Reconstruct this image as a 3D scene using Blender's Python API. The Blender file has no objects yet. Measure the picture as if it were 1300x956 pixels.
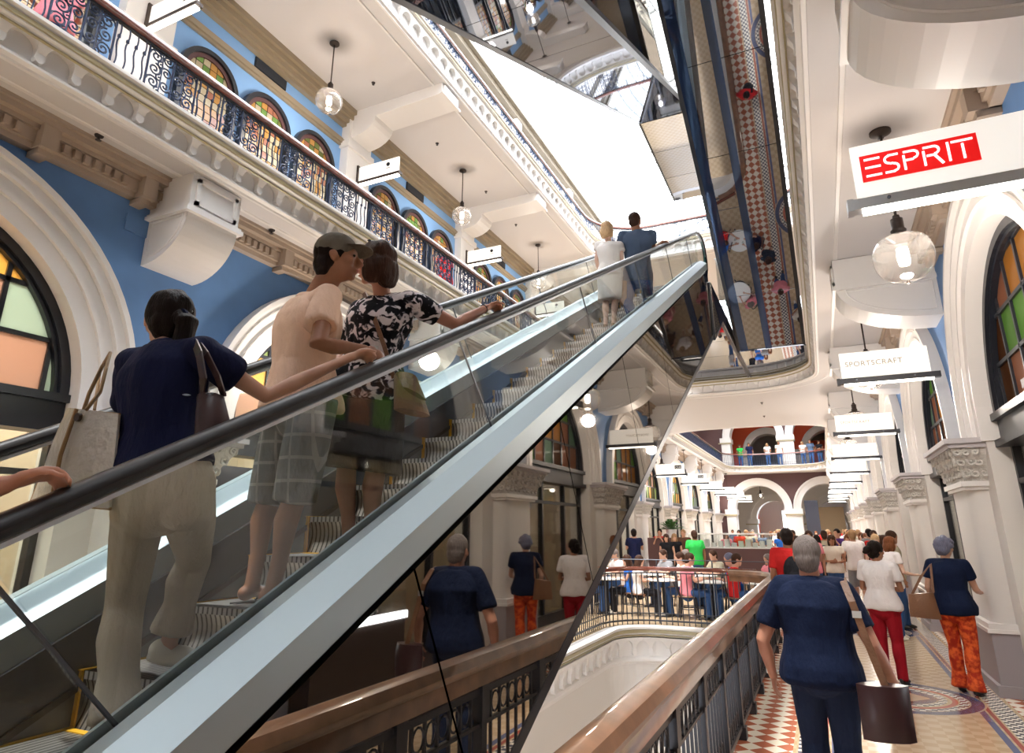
import bpy, bmesh, math, random
from mathutils import Vector, Matrix, noise
random.seed(7)
PI=math.pi
sc=bpy.context.scene
col=bpy.context.scene.collection

# ---------------------------------------------------------------- camera model (1300x956 frame)
F=810.0;CXP,CYP=650.0,433.0;CZ=1.8
pitch=math.atan((672.0-CYP)/F)
yaw=math.atan((1047.0-CXP)/(F*math.cos(pitch)+(672.0-CYP)*math.sin(pitch)))
FW=Vector((-math.sin(yaw)*math.cos(pitch),math.cos(yaw)*math.cos(pitch),math.sin(pitch)))
RT=Vector((math.cos(yaw),math.sin(yaw),0));UPV=RT.cross(FW)
def at(px,py,y=None,x=None,z=None):
    """where the sight line of a pixel meets a plane of the building"""
    r=FW+RT*((px-CXP)/F)+UPV*((CYP-py)/F)
    if y is not None: t=y/r.y
    elif x is not None: t=x/r.x
    else: t=(z-CZ)/r.z
    return Vector((0,0,CZ))+r*t

# ---------------------------------------------------------------- materials
M={}
def newmat(name):
    m=bpy.data.materials.new(name); m.use_nodes=True
    nt=m.node_tree; b=nt.nodes['Principled BSDF']; M[name]=m
    return m,nt,b
def pm(name,c,rough=.6,metal=0,emit=None,es=0,bump=0,bscale=40,var=0,vscale=4,spec=None,coat=0):
    m,nt,b=newmat(name)
    b.inputs['Base Color'].default_value=(*c,1); b.inputs['Roughness'].default_value=rough
    b.inputs['Metallic'].default_value=metal
    if spec is not None: b.inputs['Specular IOR Level'].default_value=spec
    if coat: b.inputs['Coat Weight'].default_value=coat
    if emit: b.inputs['Emission Color'].default_value=(*emit,1); b.inputs['Emission Strength'].default_value=es
    if bump or var:
        tc=nt.nodes.new('ShaderNodeTexCoord')
    if bump:
        n=nt.nodes.new('ShaderNodeTexNoise'); n.inputs['Scale'].default_value=bscale
        nt.links.new(tc.outputs['Object'],n.inputs['Vector'])
        bp=nt.nodes.new('ShaderNodeBump'); bp.inputs['Strength'].default_value=bump; bp.inputs['Distance'].default_value=.02
        nt.links.new(n.outputs['Fac'],bp.inputs['Height']); nt.links.new(bp.outputs['Normal'],b.inputs['Normal'])
    if var:
        n=nt.nodes.new('ShaderNodeTexNoise'); n.inputs['Scale'].default_value=vscale; n.inputs['Detail'].default_value=4
        nt.links.new(tc.outputs['Object'],n.inputs['Vector'])
        r=nt.nodes.new('ShaderNodeValToRGB')
        r.color_ramp.elements[0].color=(*[max(0,x*(1-var)) for x in c],1); r.color_ramp.elements[1].color=(*[min(1,x*(1+var)) for x in c],1)
        r.color_ramp.elements[0].position=.3; r.color_ramp.elements[1].position=.7
        nt.links.new(n.outputs['Fac'],r.inputs['Fac']); nt.links.new(r.outputs['Color'],b.inputs['Base Color'])
    return m
def emat(name,c,s):
    m,nt,b=newmat(name); nt.nodes.remove(b)
    e=nt.nodes.new('ShaderNodeEmission'); e.inputs[0].default_value=(*c,1); e.inputs[1].default_value=s
    nt.links.new(e.outputs[0],nt.nodes['Material Output'].inputs[0]); return m
def glassmat(name,tint=(.95,1,.98),rough=0.0,ior=1.45,base=0.0):
    """thin pane: clear with fresnel reflection"""
    m,nt,b=newmat(name); nt.nodes.remove(b)
    t=nt.nodes.new('ShaderNodeBsdfTransparent'); t.inputs[0].default_value=(*tint,1)
    g=nt.nodes.new('ShaderNodeBsdfGlossy'); g.inputs['Roughness'].default_value=rough
    lw=nt.nodes.new('ShaderNodeLayerWeight'); lw.inputs[0].default_value=.5
    pw=nt.nodes.new('ShaderNodeMath'); pw.operation='POWER'; pw.inputs[1].default_value=4.0; nt.links.new(lw.outputs['Facing'],pw.inputs[0])
    ad=nt.nodes.new('ShaderNodeMath'); ad.operation='MULTIPLY_ADD'; ad.inputs[1].default_value=.5; ad.inputs[2].default_value=.03+base; ad.use_clamp=True
    nt.links.new(pw.outputs[0],ad.inputs[0])
    mx=nt.nodes.new('ShaderNodeMixShader'); nt.links.new(ad.outputs[0],mx.inputs[0])
    nt.links.new(t.outputs[0],mx.inputs[1]); nt.links.new(g.outputs[0],mx.inputs[2])
    nt.links.new(mx.outputs[0],nt.nodes['Material Output'].inputs[0]); return m
def stainmat(name,c,dens=.75):
    """coloured leaded glass: translucent, lit from behind, glossy skin"""
    m,nt,b=newmat(name); nt.nodes.remove(b)
    tr=nt.nodes.new('ShaderNodeBsdfTranslucent'); tr.inputs[0].default_value=(*c,1)
    df=nt.nodes.new('ShaderNodeBsdfDiffuse'); df.inputs[0].default_value=(*c,1)
    tc=nt.nodes.new('ShaderNodeBsdfTransparent'); tc.inputs[0].default_value=(*c,1)
    gl=nt.nodes.new('ShaderNodeBsdfGlossy'); gl.inputs['Roughness'].default_value=.08
    a=nt.nodes.new('ShaderNodeMixShader'); a.inputs[0].default_value=.3
    nt.links.new(tr.outputs[0],a.inputs[1]); nt.links.new(df.outputs[0],a.inputs[2])
    a2=nt.nodes.new('ShaderNodeMixShader'); a2.inputs[0].default_value=.25
    nt.links.new(a.outputs[0],a2.inputs[1]); nt.links.new(tc.outputs[0],a2.inputs[2])
    c2=nt.nodes.new('ShaderNodeMixShader'); c2.inputs[0].default_value=.06
    nt.links.new(a2.outputs[0],c2.inputs[1]); nt.links.new(gl.outputs[0],c2.inputs[2])
    nt.links.new(c2.outputs[0],nt.nodes['Material Output'].inputs[0]); return m
def mirrormat(name,tint,rough=.02,dark=(.02,.018,.015),fac=.8):
    m,nt,b=newmat(name); nt.nodes.remove(b)
    g=nt.nodes.new('ShaderNodeBsdfGlossy'); g.inputs['Roughness'].default_value=rough; g.inputs[0].default_value=(*tint,1)
    d=nt.nodes.new('ShaderNodeBsdfDiffuse'); d.inputs[0].default_value=(*dark,1)
    mx=nt.nodes.new('ShaderNodeMixShader'); mx.inputs[0].default_value=fac
    nt.links.new(d.outputs[0],mx.inputs[1]); nt.links.new(g.outputs[0],mx.inputs[2])
    nt.links.new(mx.outputs[0],nt.nodes['Material Output'].inputs[0]); return m

pm('plaster',(.75,.735,.725),.55)
pm('ceiling_paint',(.64,.615,.61),.7)
pm('wall_cream',(.70,.67,.64),.6)
pm('molding',(.76,.735,.715),.45)
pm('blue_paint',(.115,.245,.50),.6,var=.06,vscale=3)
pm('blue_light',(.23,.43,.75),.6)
pm('taupe',(.42,.335,.265),.6)
pm('taupe_dark',(.30,.24,.165),.5)
pm('maroon',(.10,.045,.045),.6)
pm('pier_grey',(.50,.47,.49),.55)
pm('plinth_grey',(.34,.31,.33),.5)
pm('carved',(.62,.60,.57),.7,bump=1.0,bscale=26)
pm('cornice_darkened',(.13,.105,.07),.5); pm('truss_darkened',(.28,.31,.33),.5)  # pale gold cornice and white trusses, colours darkened to offset the strong daylight
pm('gilt',(.40,.34,.20),.4)
pm('black_frame',(.012,.014,.02),.35)
pm('iron_blue',(.025,.04,.085),.35,metal=.3)
pm('iron_black',(.022,.022,.028),.4,metal=.3)
pm('mahogany',(.15,.045,.03),.22,coat=.6,var=.25,vscale=9)
pm('walnut',(.20,.10,.055),.28,coat=.5,var=.3,vscale=7)
pm('steel',(.62,.66,.70),.28,metal=.9)
pm('steel_blue',(.40,.47,.50),.42,metal=.45)
pm('steel_dark',(.10,.11,.13),.4,metal=.6)
pm('white_metal',(.80,.82,.83),.4)
pm('rubber',(.012,.010,.010),.38,spec=.35)
pm('yellow',(.75,.40,.02),.5)
pm('shop_wall',(.50,.41,.31),.7)
pm('shop_floor',(.30,.20,.12),.4)
pm('shop_white',(.80,.80,.78),.6)
pm('dark_panel',(.018,.02,.035),.3)
pm('white_paint',(.85,.85,.85),.5)
pm('red_sign',(.70,.006,.006),.4,emit=(.8,.005,.005),es=.35)
pm('white_lit',(.85,.85,.85),.4,emit=(1,1,1),es=.55)
pm('orange_wall',(.75,.10,.03),.6)
pm('brass',(.55,.38,.16),.3,metal=.8)
pm('bronze',(.05,.035,.03),.4,metal=.5)
pm('bin_green',(.02,.16,.05),.5)
pm('leaf',(.05,.16,.03),.6)
pm('teal_glass_edge',(.03,.22,.20),.15)
pm('sensor',(.04,.03,.03),.5)
pm('carton',(.45,.33,.2),.7)
emat('tube_light',(1,.93,.80),5)
emat('tube_cool',(.92,.95,1),7)
emat('bulb',(1,.92,.82),9)
emat('screen',(.7,.85,1),3)
glassmat('clear_glass'); glassmat('shop_glass',(.93,.96,.95),base=.05)
glassmat('escalator_glass',(.955,.985,.98),base=.03)
glassmat('roof_glass',(1,1,1))
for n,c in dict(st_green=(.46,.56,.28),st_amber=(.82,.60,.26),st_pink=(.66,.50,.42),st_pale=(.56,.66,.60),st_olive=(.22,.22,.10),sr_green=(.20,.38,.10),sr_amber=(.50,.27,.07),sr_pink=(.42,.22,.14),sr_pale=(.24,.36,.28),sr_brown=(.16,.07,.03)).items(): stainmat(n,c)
mirrormat('mirror_side',(.43,.40,.365),fac=.86)
mirrormat('mirror_soffit',(.38,.40,.44),fac=.88,dark=(.02,.03,.06))
mirrormat('mirror_blue',(.25,.34,.52),fac=.25,dark=(.015,.03,.08))

def globe_mat():
    m,nt,b=newmat('globe_glass'); nt.nodes.remove(b)
    t=nt.nodes.new('ShaderNodeBsdfTransparent'); t.inputs[0].default_value=(1,.97,.94,1)
    g=nt.nodes.new('ShaderNodeBsdfGlossy'); g.inputs['Roughness'].default_value=.03
    d=nt.nodes.new('ShaderNodeBsdfTranslucent'); d.inputs[0].default_value=(.95,.93,.9,1)
    w=nt.nodes.new('ShaderNodeLayerWeight'); w.inputs[0].default_value=.25
    a=nt.nodes.new('ShaderNodeMixShader'); a.inputs[0].default_value=.09
    nt.links.new(t.outputs[0],a.inputs[1]); nt.links.new(d.outputs[0],a.inputs[2])
    c=nt.nodes.new('ShaderNodeMixShader'); nt.links.new(w.outputs['Facing'],c.inputs[0])
    nt.links.new(a.outputs[0],c.inputs[1]); nt.links.new(g.outputs[0],c.inputs[2])
    nt.links.new(c.outputs[0],nt.nodes['Material Output'].inputs[0])
globe_mat()
def sign_mat(name,c=(1,.955,.88),s=.34):
    """opal acrylic, edge lit: faint even glow, real tube below does the rest"""
    m,nt,b=newmat(name)
    b.inputs['Base Color'].default_value=(.82,.80,.76,1); b.inputs['Roughness'].default_value=.25
    b.inputs['Emission Color'].default_value=(*c,1); b.inputs['Emission Strength'].default_value=s
sign_mat('acrylic'); 
def step_mat():
    m,nt,b=newmat('step_metal'); b.inputs['Metallic'].default_value=.8; b.inputs['Roughness'].default_value=.36
    tc=nt.nodes.new('ShaderNodeTexCoord'); sp=nt.nodes.new('ShaderNodeSeparateXYZ'); nt.links.new(tc.outputs['Object'],sp.inputs[0])
    mu=nt.nodes.new('ShaderNodeMath'); mu.operation='MULTIPLY'; mu.inputs[1].default_value=2*PI/.030
    nt.links.new(sp.outputs['X'],mu.inputs[0])
    si=nt.nodes.new('ShaderNodeMath'); si.operation='SINE'; nt.links.new(mu.outputs[0],si.inputs[0])
    r=nt.nodes.new('ShaderNodeValToRGB'); r.color_ramp.elements[0].color=(.09,.08,.075,1); r.color_ramp.elements[1].color=(.56,.53,.50,1)
    r.color_ramp.elements[0].position=.12; r.color_ramp.elements[1].position=.42
    ma=nt.nodes.new('ShaderNodeMath'); ma.operation='MULTIPLY_ADD'; ma.inputs[1].default_value=.5; ma.inputs[2].default_value=.5
    nt.links.new(si.outputs[0],ma.inputs[0]); nt.links.new(ma.outputs[0],r.inputs['Fac']); nt.links.new(r.outputs[0],b.inputs['Base Color'])
step_mat()
def floor_mat():
    """mosaic floor: buff tiles, checker border bands and a ringed medallion in every bay"""
    m,nt,b=newmat('mosaic_floor'); b.inputs['Roughness'].default_value=.18
    N=nt.nodes.new; L=nt.links.new
    g=N('ShaderNodeNewGeometry'); sp=N('ShaderNodeSeparateXYZ'); L(g.outputs['Position'],sp.inputs[0])
    def mth(op,a,bv=None,c=None):
        n=N('ShaderNodeMath'); n.operation=op
        for i,v in enumerate((a,bv,c)):
            if v is None: continue
            if hasattr(v,'links'): L(v,n.inputs[i])
            else: n.inputs[i].default_value=v
        return n.outputs[0]
    X,Y=sp.outputs['X'],sp.outputs['Y']
    def mix(f,a,bv):
        n=N('ShaderNodeMix'); n.data_type='RGBA'; L(f,n.inputs[0])
        for i,v in ((6,a),(7,bv)):
            if hasattr(v,'links'): L(v,n.inputs[i])
            else: n.inputs[i].default_value=(*v,1)
        return n.outputs[2]
    ax=mth('ABSOLUTE',mth('SUBTRACT',X,.55)) # from corridor centre
    u=mth('SUBTRACT',mth('MODULO',mth('ADD',Y,100-4.8+.0),5.35),2.675)
    ck=N('ShaderNodeTexChecker'); ck.inputs['Scale'].default_value=9; ck.inputs[1].default_value=(.55,.42,.28,1); ck.inputs[2].default_value=(.47,.34,.21,1)
    L(g.outputs['Position'],ck.inputs[0])
    base=ck.outputs[0]
    ck2=N('ShaderNodeTexChecker'); ck2.inputs['Scale'].default_value=18; ck2.inputs[1].default_value=(.78,.72,.62,1); ck2.inputs[2].default_value=(.10,.10,.14,1)
    L(g.outputs['Position'],ck2.inputs[0])
    mp=N('ShaderNodeMapping'); mp.inputs['Rotation'].default_value=(0,0,PI/4); L(g.outputs['Position'],mp.inputs[0])
    ck3=N('ShaderNodeTexChecker'); ck3.inputs['Scale'].default_value=7; ck3.inputs[1].default_value=(.80,.72,.60,1); ck3.inputs[2].default_value=(.42,.13,.07,1)
    L(mp.outputs[0],ck3.inputs[0])
    def band(v,lo,hi): return mth('MULTIPLY',mth('GREATER_THAN',v,lo),mth('LESS_THAN',v,hi))
    c=mix(band(ax,1.02,1.6),base,ck3.outputs[0])
    c=mix(band(ax,.80,.98),c,ck2.outputs[0]); c=mix(band(ax,.74,.78),c,(.35,.08,.06)); c=mix(band(ax,.66,.72),c,(.10,.12,.22))
    rr=mth('SQRT',mth('ADD',mth('POWER',ax,2.0),mth('POWER',u,2.0)))
    rr=mth('MULTIPLY',rr,1.45); c=mix(mth('LESS_THAN',rr,1.15),c,(.52,.38,.25))
    c=mix(band(rr,.95,1.12),c,(.07,.08,.15)); c=mix(band(rr,.80,.93),c,ck2.outputs[0]); c=mix(band(rr,.70,.78),c,(.40,.10,.07))
    c=mix(band(rr,.52,.64),c,ck2.outputs[0]); c=mix(band(rr,.40,.5),c,(.08,.10,.2))
    star=mth('MULTIPLY',mth('LESS_THAN',mth('ADD',ax,mth('ABSOLUTE',u)),.40),mth('GREATER_THAN',mth('ADD',ax,mth('ABSOLUTE',u)),.3))
    c=mix(star,c,(.25,.09,.06))
    L(c,b.inputs['Base Color'])
floor_mat()

# ---------------------------------------------------------------- mesh builder
def wloc(o):
    v=Vector((0,0,0))
    while o is not None: v=v+o.location; o=o.parent
    return v
class MB:
    def __init__(s): s.v=[];s.f=[];s.m=[];s.mi=0
    def add(s,vs,fs):
        n=len(s.v); s.v+= [tuple(p) for p in vs]; s.f+=[tuple(i+n for i in f) for f in fs]; s.m+=[s.mi]*len(fs); return s
    def box(s,x0,x1,y0,y1,z0,z1):
        return s.add([(x0,y0,z0),(x1,y0,z0),(x1,y1,z0),(x0,y1,z0),(x0,y0,z1),(x1,y0,z1),(x1,y1,z1),(x0,y1,z1)],
          [(0,3,2,1),(4,5,6,7),(0,1,5,4),(1,2,6,5),(2,3,7,6),(3,0,4,7)])
    def obox(s,c,h,R):
        vs=[Vector(c)+R@Vector((sx*h[0],sy*h[1],sz*h[2])) for sz in(-1,1) for sx,sy in((-1,-1),(1,-1),(1,1),(-1,1))]
        return s.add(vs,[(0,3,2,1),(4,5,6,7),(0,1,5,4),(1,2,6,5),(2,3,7,6),(3,0,4,7)])
    def ext(s,poly,ax,a,b):
        """extrude a 2D polygon along an axis"""
        if ax=='x': P=lambda u,v,w:(w,u,v)
        elif ax=='y': P=lambda u,v,w:(u,w,v)
        else: P=lambda u,v,w:(u,v,w)
        n=len(poly); vs=[P(u,v,a) for u,v in poly]+[P(u,v,b) for u,v in poly]
        return s.add(vs,[tuple(range(n))[::-1],tuple(range(n,2*n))]+[(i,(i+1)%n,n+(i+1)%n,n+i) for i in range(n)])
    def tube(s,pts,r,seg=8,cap=True,sq=1.0):
        pts=[Vector(p) for p in pts]; n=len(pts); rs=r if isinstance(r,(list,tuple)) else [r]*n
        vs=[];up=None
        for i,p in enumerate(pts):
            t=(pts[min(i+1,n-1)]-pts[max(i-1,0)]).normalized()
            if up is None:
                up=Vector((0,0,1)) if abs(t.z)<.9 else Vector((0,1,0))
            a=t.cross(up)
            if a.length<1e-5: a=t.cross(Vector((1,0,0)))
            a.normalize(); b=a.cross(t).normalized(); up=b
            for k in range(seg):
                th=2*PI*k/seg; vs.append(p+a*(rs[i]*math.cos(th))+b*(rs[i]*sq*math.sin(th)))
        fs=[(i*seg+k,i*seg+(k+1)%seg,(i+1)*seg+(k+1)%seg,(i+1)*seg+k) for i in range(n-1) for k in range(seg)]
        if cap: fs+=[tuple(range(seg))[::-1],tuple((n-1)*seg+k for k in range(seg))]
        return s.add(vs,fs)
    def lathe(s,prof,c=(0,0,0),seg=24,a0=0,a1=2*PI):
        full=abs(a1-a0-2*PI)<1e-6; n=len(prof); k=seg if full else seg+1
        vs=[(c[0]+r*math.cos(a0+(a1-a0)*j/seg),c[1]+r*math.sin(a0+(a1-a0)*j/seg),c[2]+z) for j in range(k) for r,z in prof]
        fs=[]
        for j in range(seg):
            j2=(j+1)%k
            for i in range(n-1): fs.append((j*n+i,j2*n+i,j2*n+i+1,j*n+i+1))
        return s.add(vs,fs)
    def arcband(s,cy,cz,r0,r1,x0,x1,a0=0,a1=PI,seg=24):
        """solid arch ring in the YZ plane between x0 and x1"""
        vs=[];
        for j in range(seg+1):
            t=a0+(a1-a0)*j/seg; c,sn=math.cos(t),math.sin(t)
            for r,x in((r0,x0),(r1,x0),(r1,x1),(r0,x1)): vs.append((x,cy+r*c,cz+r*sn))
        fs=[]
        for j in range(seg):
            for i in range(4): fs.append((j*4+i,j*4+(i+1)%4,(j+1)*4+(i+1)%4,(j+1)*4+i))
        fs+=[(0,1,2,3),(seg*4+3,seg*4+2,seg*4+1,seg*4)]
        return s.add(vs,fs)
    def sweep(s,prof,path,closed=False):
        """profile (outward, up) swept along a plan path [(x,y,z)]; outward = left normal of travel"""
        n=len(path); vs=[]; np_=len(prof)
        for i,p in enumerate(path):
            a=path[max(i-1,0)] if not closed else path[(i-1)%n]; b=path[min(i+1,n-1)] if not closed else path[(i+1)%n]
            d1=Vector((p[0]-a[0],p[1]-a[1])); d2=Vector((b[0]-p[0],b[1]-p[1]))
            if d1.length<1e-9: d1=d2
            if d2.length<1e-9: d2=d1
            d1.normalize(); d2.normalize(); t=(d1+d2).normalized(); k=1/max(.3,t.dot(d1))
            nx,ny=-t.y*k,t.x*k
            for u,w in prof: vs.append((p[0]+nx*u,p[1]+ny*u,p[2]+w))
        fs=[]
        rng=range(n if closed else n-1)
        for i in rng:
            j=(i+1)%n
            for q in range(np_):
                q2=(q+1)%np_; fs.append((i*np_+q,j*np_+q,j*np_+q2,i*np_+q2))
        if not closed: fs+=[tuple(range(np_)),tuple((n-1)*np_+q for q in range(np_))[::-1]]
        return s.add(vs,fs)
    def xf(s,i0,mat):
        for i in range(i0,len(s.v)): s.v[i]=tuple(mat@Vector(s.v[i]))
        return s
    def build(s,name,mats,parent=None,smooth=False,label=None,cat=None,group=None,kind=None):
        if not isinstance(mats,(list,tuple)): mats=[mats]
        off=wloc(parent) if parent else Vector((0,0,0))
        me=bpy.data.meshes.new(name)
        me.from_pydata([(p[0]-off.x,p[1]-off.y,p[2]-off.z) for p in s.v],[],s.f)
        for m in mats: me.materials.append(M[m] if isinstance(m,str) else m)
        if len(mats)>1: me.polygons.foreach_set('material_index',s.m)
        bm=bmesh.new(); bm.from_mesh(me); bmesh.ops.recalc_face_normals(bm,faces=bm.faces); bm.to_mesh(me); bm.free()
        if smooth:
            me.polygons.foreach_set('use_smooth',[True]*len(me.polygons))
            try: me.set_sharp_from_angle(angle=math.radians(40))
            except Exception: pass
        o=bpy.data.objects.new(name,me); col.objects.link(o)
        if parent: o.parent=parent
        tag(o,label,cat,group,kind); return o
def tag(o,label=None,cat=None,group=None,kind=None):
    if label: o['label']=label
    if cat: o['category']=cat
    if group: o['group']=group
    if kind: o['kind']=kind
    return o
def thing(name,label,cat,loc=(0,0,0),group=None,rz=0,kind=None):
    o=bpy.data.objects.new(name,None); col.objects.link(o); o.empty_display_size=.2
    o.location=loc; o.rotation_euler=(0,0,rz); tag(o,label,cat,group,kind); return o
def kids(o): return [c for c in bpy.data.objects if c.parent==o]
KIDS={}
def copy_tree(o,loc=None,rz=None,label=None,parent=None,group=None,swap=None):
    """copy a thing with its parts; swap maps material names on the copy"""
    c=o.copy(); col.objects.link(c); c.parent=parent
    if loc is not None: c.location=loc
    if rz is not None: c.rotation_euler=(0,0,rz)
    if label: c['label']=label
    if group: c['group']=group
    if swap and c.data is not None:
        for sl in c.material_slots:
            if sl.material and sl.material.name in swap:
                nmx=sl.material.name; sl.link='OBJECT'; sl.material=M[swap[nmx]]
    ks=KIDS.get(o.name)
    if ks is None: ks=kids(o); KIDS[o.name]=ks
    for k in ks: copy_tree(k,parent=c,swap=swap)
    return c
def text(parent,body,loc,size,mat,rot,name='lettering',extrude=.004,align='LEFT',spacing=1.0,scale=(1,1,1),bold=0,shear=0):
    cu=bpy.data.curves.new(name,'FONT'); cu.body=body; cu.size=size; cu.extrude=extrude; cu.align_x=align; cu.space_character=spacing; cu.offset=bold; cu.shear=shear
    tmp=bpy.data.objects.new(name+'_tmp',cu); col.objects.link(tmp)
    dg=bpy.context.evaluated_depsgraph_get(); dg.update()
    me=bpy.data.meshes.new_from_object(tmp.evaluated_get(dg)); bpy.data.objects.remove(tmp)
    me.materials.clear(); me.materials.append(M[mat])
    o=bpy.data.objects.new(name,me); col.objects.link(o)
    if parent: o.parent=parent
    o.location=Vector(loc)-(wloc(parent) if parent else Vector((0,0,0))); o.rotation_euler=rot; o.scale=scale; return o
# ================================================================ the building
P=5.35; PY0=4.8; XR=1.85; XL=-6.65; ZC=5.7; ZF1=6.15; ZC1=11.4; ZF2=12.0
KS=range(-2,11)                       # piers
YEND=58.3; YBACK=-8.0
WIN=[0];TRIM=[0];DOOR=[0]
def S(o,label=None): o['kind']='structure'; 
def struct(mb,name,mats,parent=None,smooth=False):
    return mb.build(name,mats,parent,smooth,kind=None if parent else 'structure')
def nm(kind,ctr): ctr[0]+=1; return '%s_%d'%(kind,ctr[0])

def clip(poly,circ):
    """convex clip of poly by convex polygon circ (ccw)"""
    out=poly
    for i in range(len(circ)):
        a=circ[i];b=circ[(i+1)%len(circ)];inp=out;out=[]
        if not inp: break
        def side(p): return (b[0]-a[0])*(p[1]-a[1])-(b[1]-a[1])*(p[0]-a[0])
        for j in range(len(inp)):
            p=inp[j];q=inp[(j+1)%len(inp)];sp,sq=side(p),side(q)
            if sp>=0: out.append(p)
            if (sp>=0)!=(sq>=0):
                t=sp/(sp-sq); out.append((p[0]+(q[0]-p[0])*t,p[1]+(q[1]-p[1])*t))
    return out
def semicircle(cy,cz,r,n=24): return [(cy+r*math.cos(PI*i/n),cz+r*math.sin(PI*i/n)) for i in range(n+1)]

# ---------------------------------------------------------------- ground floor arcade walls
RI,RO,ZS=1.75,2.23,3.05
def arcade(side):
    s=1 if side=='right' else -1; X0=XR if s>0 else XL
    fx=lambda d:X0+s*d
    def bx(mb,d0,d1,y0,y1,z0,z1): a,b=sorted((fx(d0),fx(d1))); mb.box(a,b,y0,y1,z0,z1)
    wall=MB(); cream=MB()
    for k in KS:
        yp=PY0+P*k
        wall.mi=0; bx(wall,0,.5,yp-.925,yp+.925,ZS-.25,ZC)
        wall.mi=1; bx(wall,0.0,.5,yp-.925,yp+.925,0,ZS-.25)
        if k==KS[-1]: continue
        c=yp+P/2; wall.mi=0; n=20
        for i in range(n):
            t0,t1=PI*i/n,PI*(i+1)/n
            ya,za,yb,zb=c+RI*math.cos(t0),ZS+RI*math.sin(t0),c+RI*math.cos(t1),ZS+RI*math.sin(t1)
            wall.ext([(ya,za),(ya,ZC),(yb,ZC),(yb,zb)],'x',fx(0),fx(.5))
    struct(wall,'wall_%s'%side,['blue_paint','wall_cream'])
    # arch mouldings, one per bay
    for k in list(KS)[:-1]:
        yp=PY0+P*k; c=yp+P/2; m=MB()
        for r0,r1,d in ((RI-.03,RI+.14,-.05),(RI+.14,RI+.19,-.09),(RI+.19,RI+.30,-.06),(RI+.30,RI+.34,-.12),(RI+.34,RI+.42,-.10),(RI+.42,RO,-.16)):
            m.arcband(c,ZS,r0,r1,fx(d),fx(.02 if r0>RI else .5),seg=36)
            for sg in(-1,1):
                a,b=sorted((c+sg*r0,c+sg*r1)); bx(m,d,.02 if r0>RI else .5,a,b,2.8,ZS)
        struct(m,nm('trim',TRIM),'molding',smooth=False)
    # piers with carved capitals
    for k in KS:
        yp=PY0+P*k; r=thing('pier','white pier with a carved capital on the %s side of the arcade'%side,'pier',(fx(0),yp,0),'arcade piers on the %s side'%side)
        m=MB(); w=.56; pts=[]
        for (cy,sg) in ((w-.16,1),(-w+.16,-1)):
            for i in range(7):
                t=PI/2*i/6 if sg>0 else PI/2+PI/2*i/6
                if sg>0: pts.append((-.28+.16-.16*math.sin(PI/2-t+0) if False else -.34+.16*(1-math.sin(PI/2*(6-i)/6)) , yp+cy+.16*math.sin(PI/2*(6-i)/6) if False else yp+cy+.16*math.cos(PI/2*(6-i)/6)))
                else: pts.append((-.34+.16*(1-math.cos(PI/2*i/6)) if False else -.34+.16*(1-math.sin(PI/2*(6-i)/6)) , yp+cy-.16*math.cos(PI/2*(6-i)/6)))
        pts=[(-.001,yp+w)]+[(-.06-.16*math.sin(PI/2*i/6),yp+w-.16+.16*math.cos(PI/2*i/6)) for i in range(7)]
        pts+=[(-.06-.16*math.cos(PI/2*i/6),yp-w+.16-.16*math.sin(PI/2*i/6)) for i in range(7)]+[(-.001,yp-w)]
        m.ext([(fx(d),y) for d,y in pts],'z',.72,2.3); m.build('shaft','wall_cream',r,smooth=True)
        m=MB(); bx(m,-.31,.0,yp-.66,yp+.66,0,.12); bx(m,-.27,.0,yp-.62,yp+.62,.12,.66); m.build('plinth','plinth_grey',r)
        m=MB(); bx(m,-.30,0,yp-.64,yp+.64,.66,.70); bx(m,-.28,0,yp-.62,yp+.62,.70,.76); m.build('plinth_band','molding',r)
        m=MB(); bx(m,-.25,0,yp-.60,yp+.60,2.26,2.30);bx(m,-.28,0,yp-.64,yp+.64,2.30,2.36); m.build('capital_band','molding',r)
        m=MB(); vs=[]
        for e,q,z in ((.24,.62,2.36),(.27,.68,2.5),(.33,.80,2.66),(.35,.84,2.74)): vs+=[(fx(0),yp-q,z),(fx(-e),yp-q,z),(fx(-e),yp+q,z),(fx(0),yp+q,z)]
        m.add(vs,[(4*i+k_,4*i+(k_+1)%4,4*i+4+(k_+1)%4,4*i+4+k_) for i in range(3) for k_ in range(4)]+[(0,1,2,3),(12,13,14,15)])
        rc=random.Random(k+50)
        def scroll(o,eu,ev,en,r_,sg,a0):
            pts_=[o+eu*(sg*r_*(1-i/14*.85)*math.cos(a0+2.6*PI*i/14))+ev*(r_*(1-i/14*.85)*math.sin(a0+2.6*PI*i/14))+en*.006 for i in range(15)]
            m.tube(pts_,[.020-.008*i/14 for i in range(15)],5)
        if k<7:
            for row,(z,e,q,rr_) in enumerate(((2.45,.262,.66,.062),(2.58,.305,.74,.066),(2.69,.342,.82,.05))):
                n_=8
                for j in range(n_):
                    y=yp-q+.07+(2*q-.14)*j/(n_-1)
                    scroll(Vector((fx(-e),y,z)),Vector((0,1,0)),Vector((0,0,1)),Vector((-s,0,0)),rr_,1 if (j+row)%2 else -1,rc.uniform(0,1.5))
                for sy in (-1,1):
                    for j in range(3):
                        scroll(Vector((fx(-e+.05+.09*j),yp+sy*q,z)),Vector((1,0,0)),Vector((0,0,1)),Vector((0,sy,0)),rr_*.95,1 if (j+row)%2 else -1,rc.uniform(0,1.5))
        m.build('carved_capital','carved',r)
        m=MB(); bx(m,-.38,0,yp-.88,yp+.88,2.74,2.79); bx(m,-.42,0,yp-.92,yp+.92,2.79,2.85); m.build('abacus','pier_grey',r)
    # cornice under the gallery
    m=MB()
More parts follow.
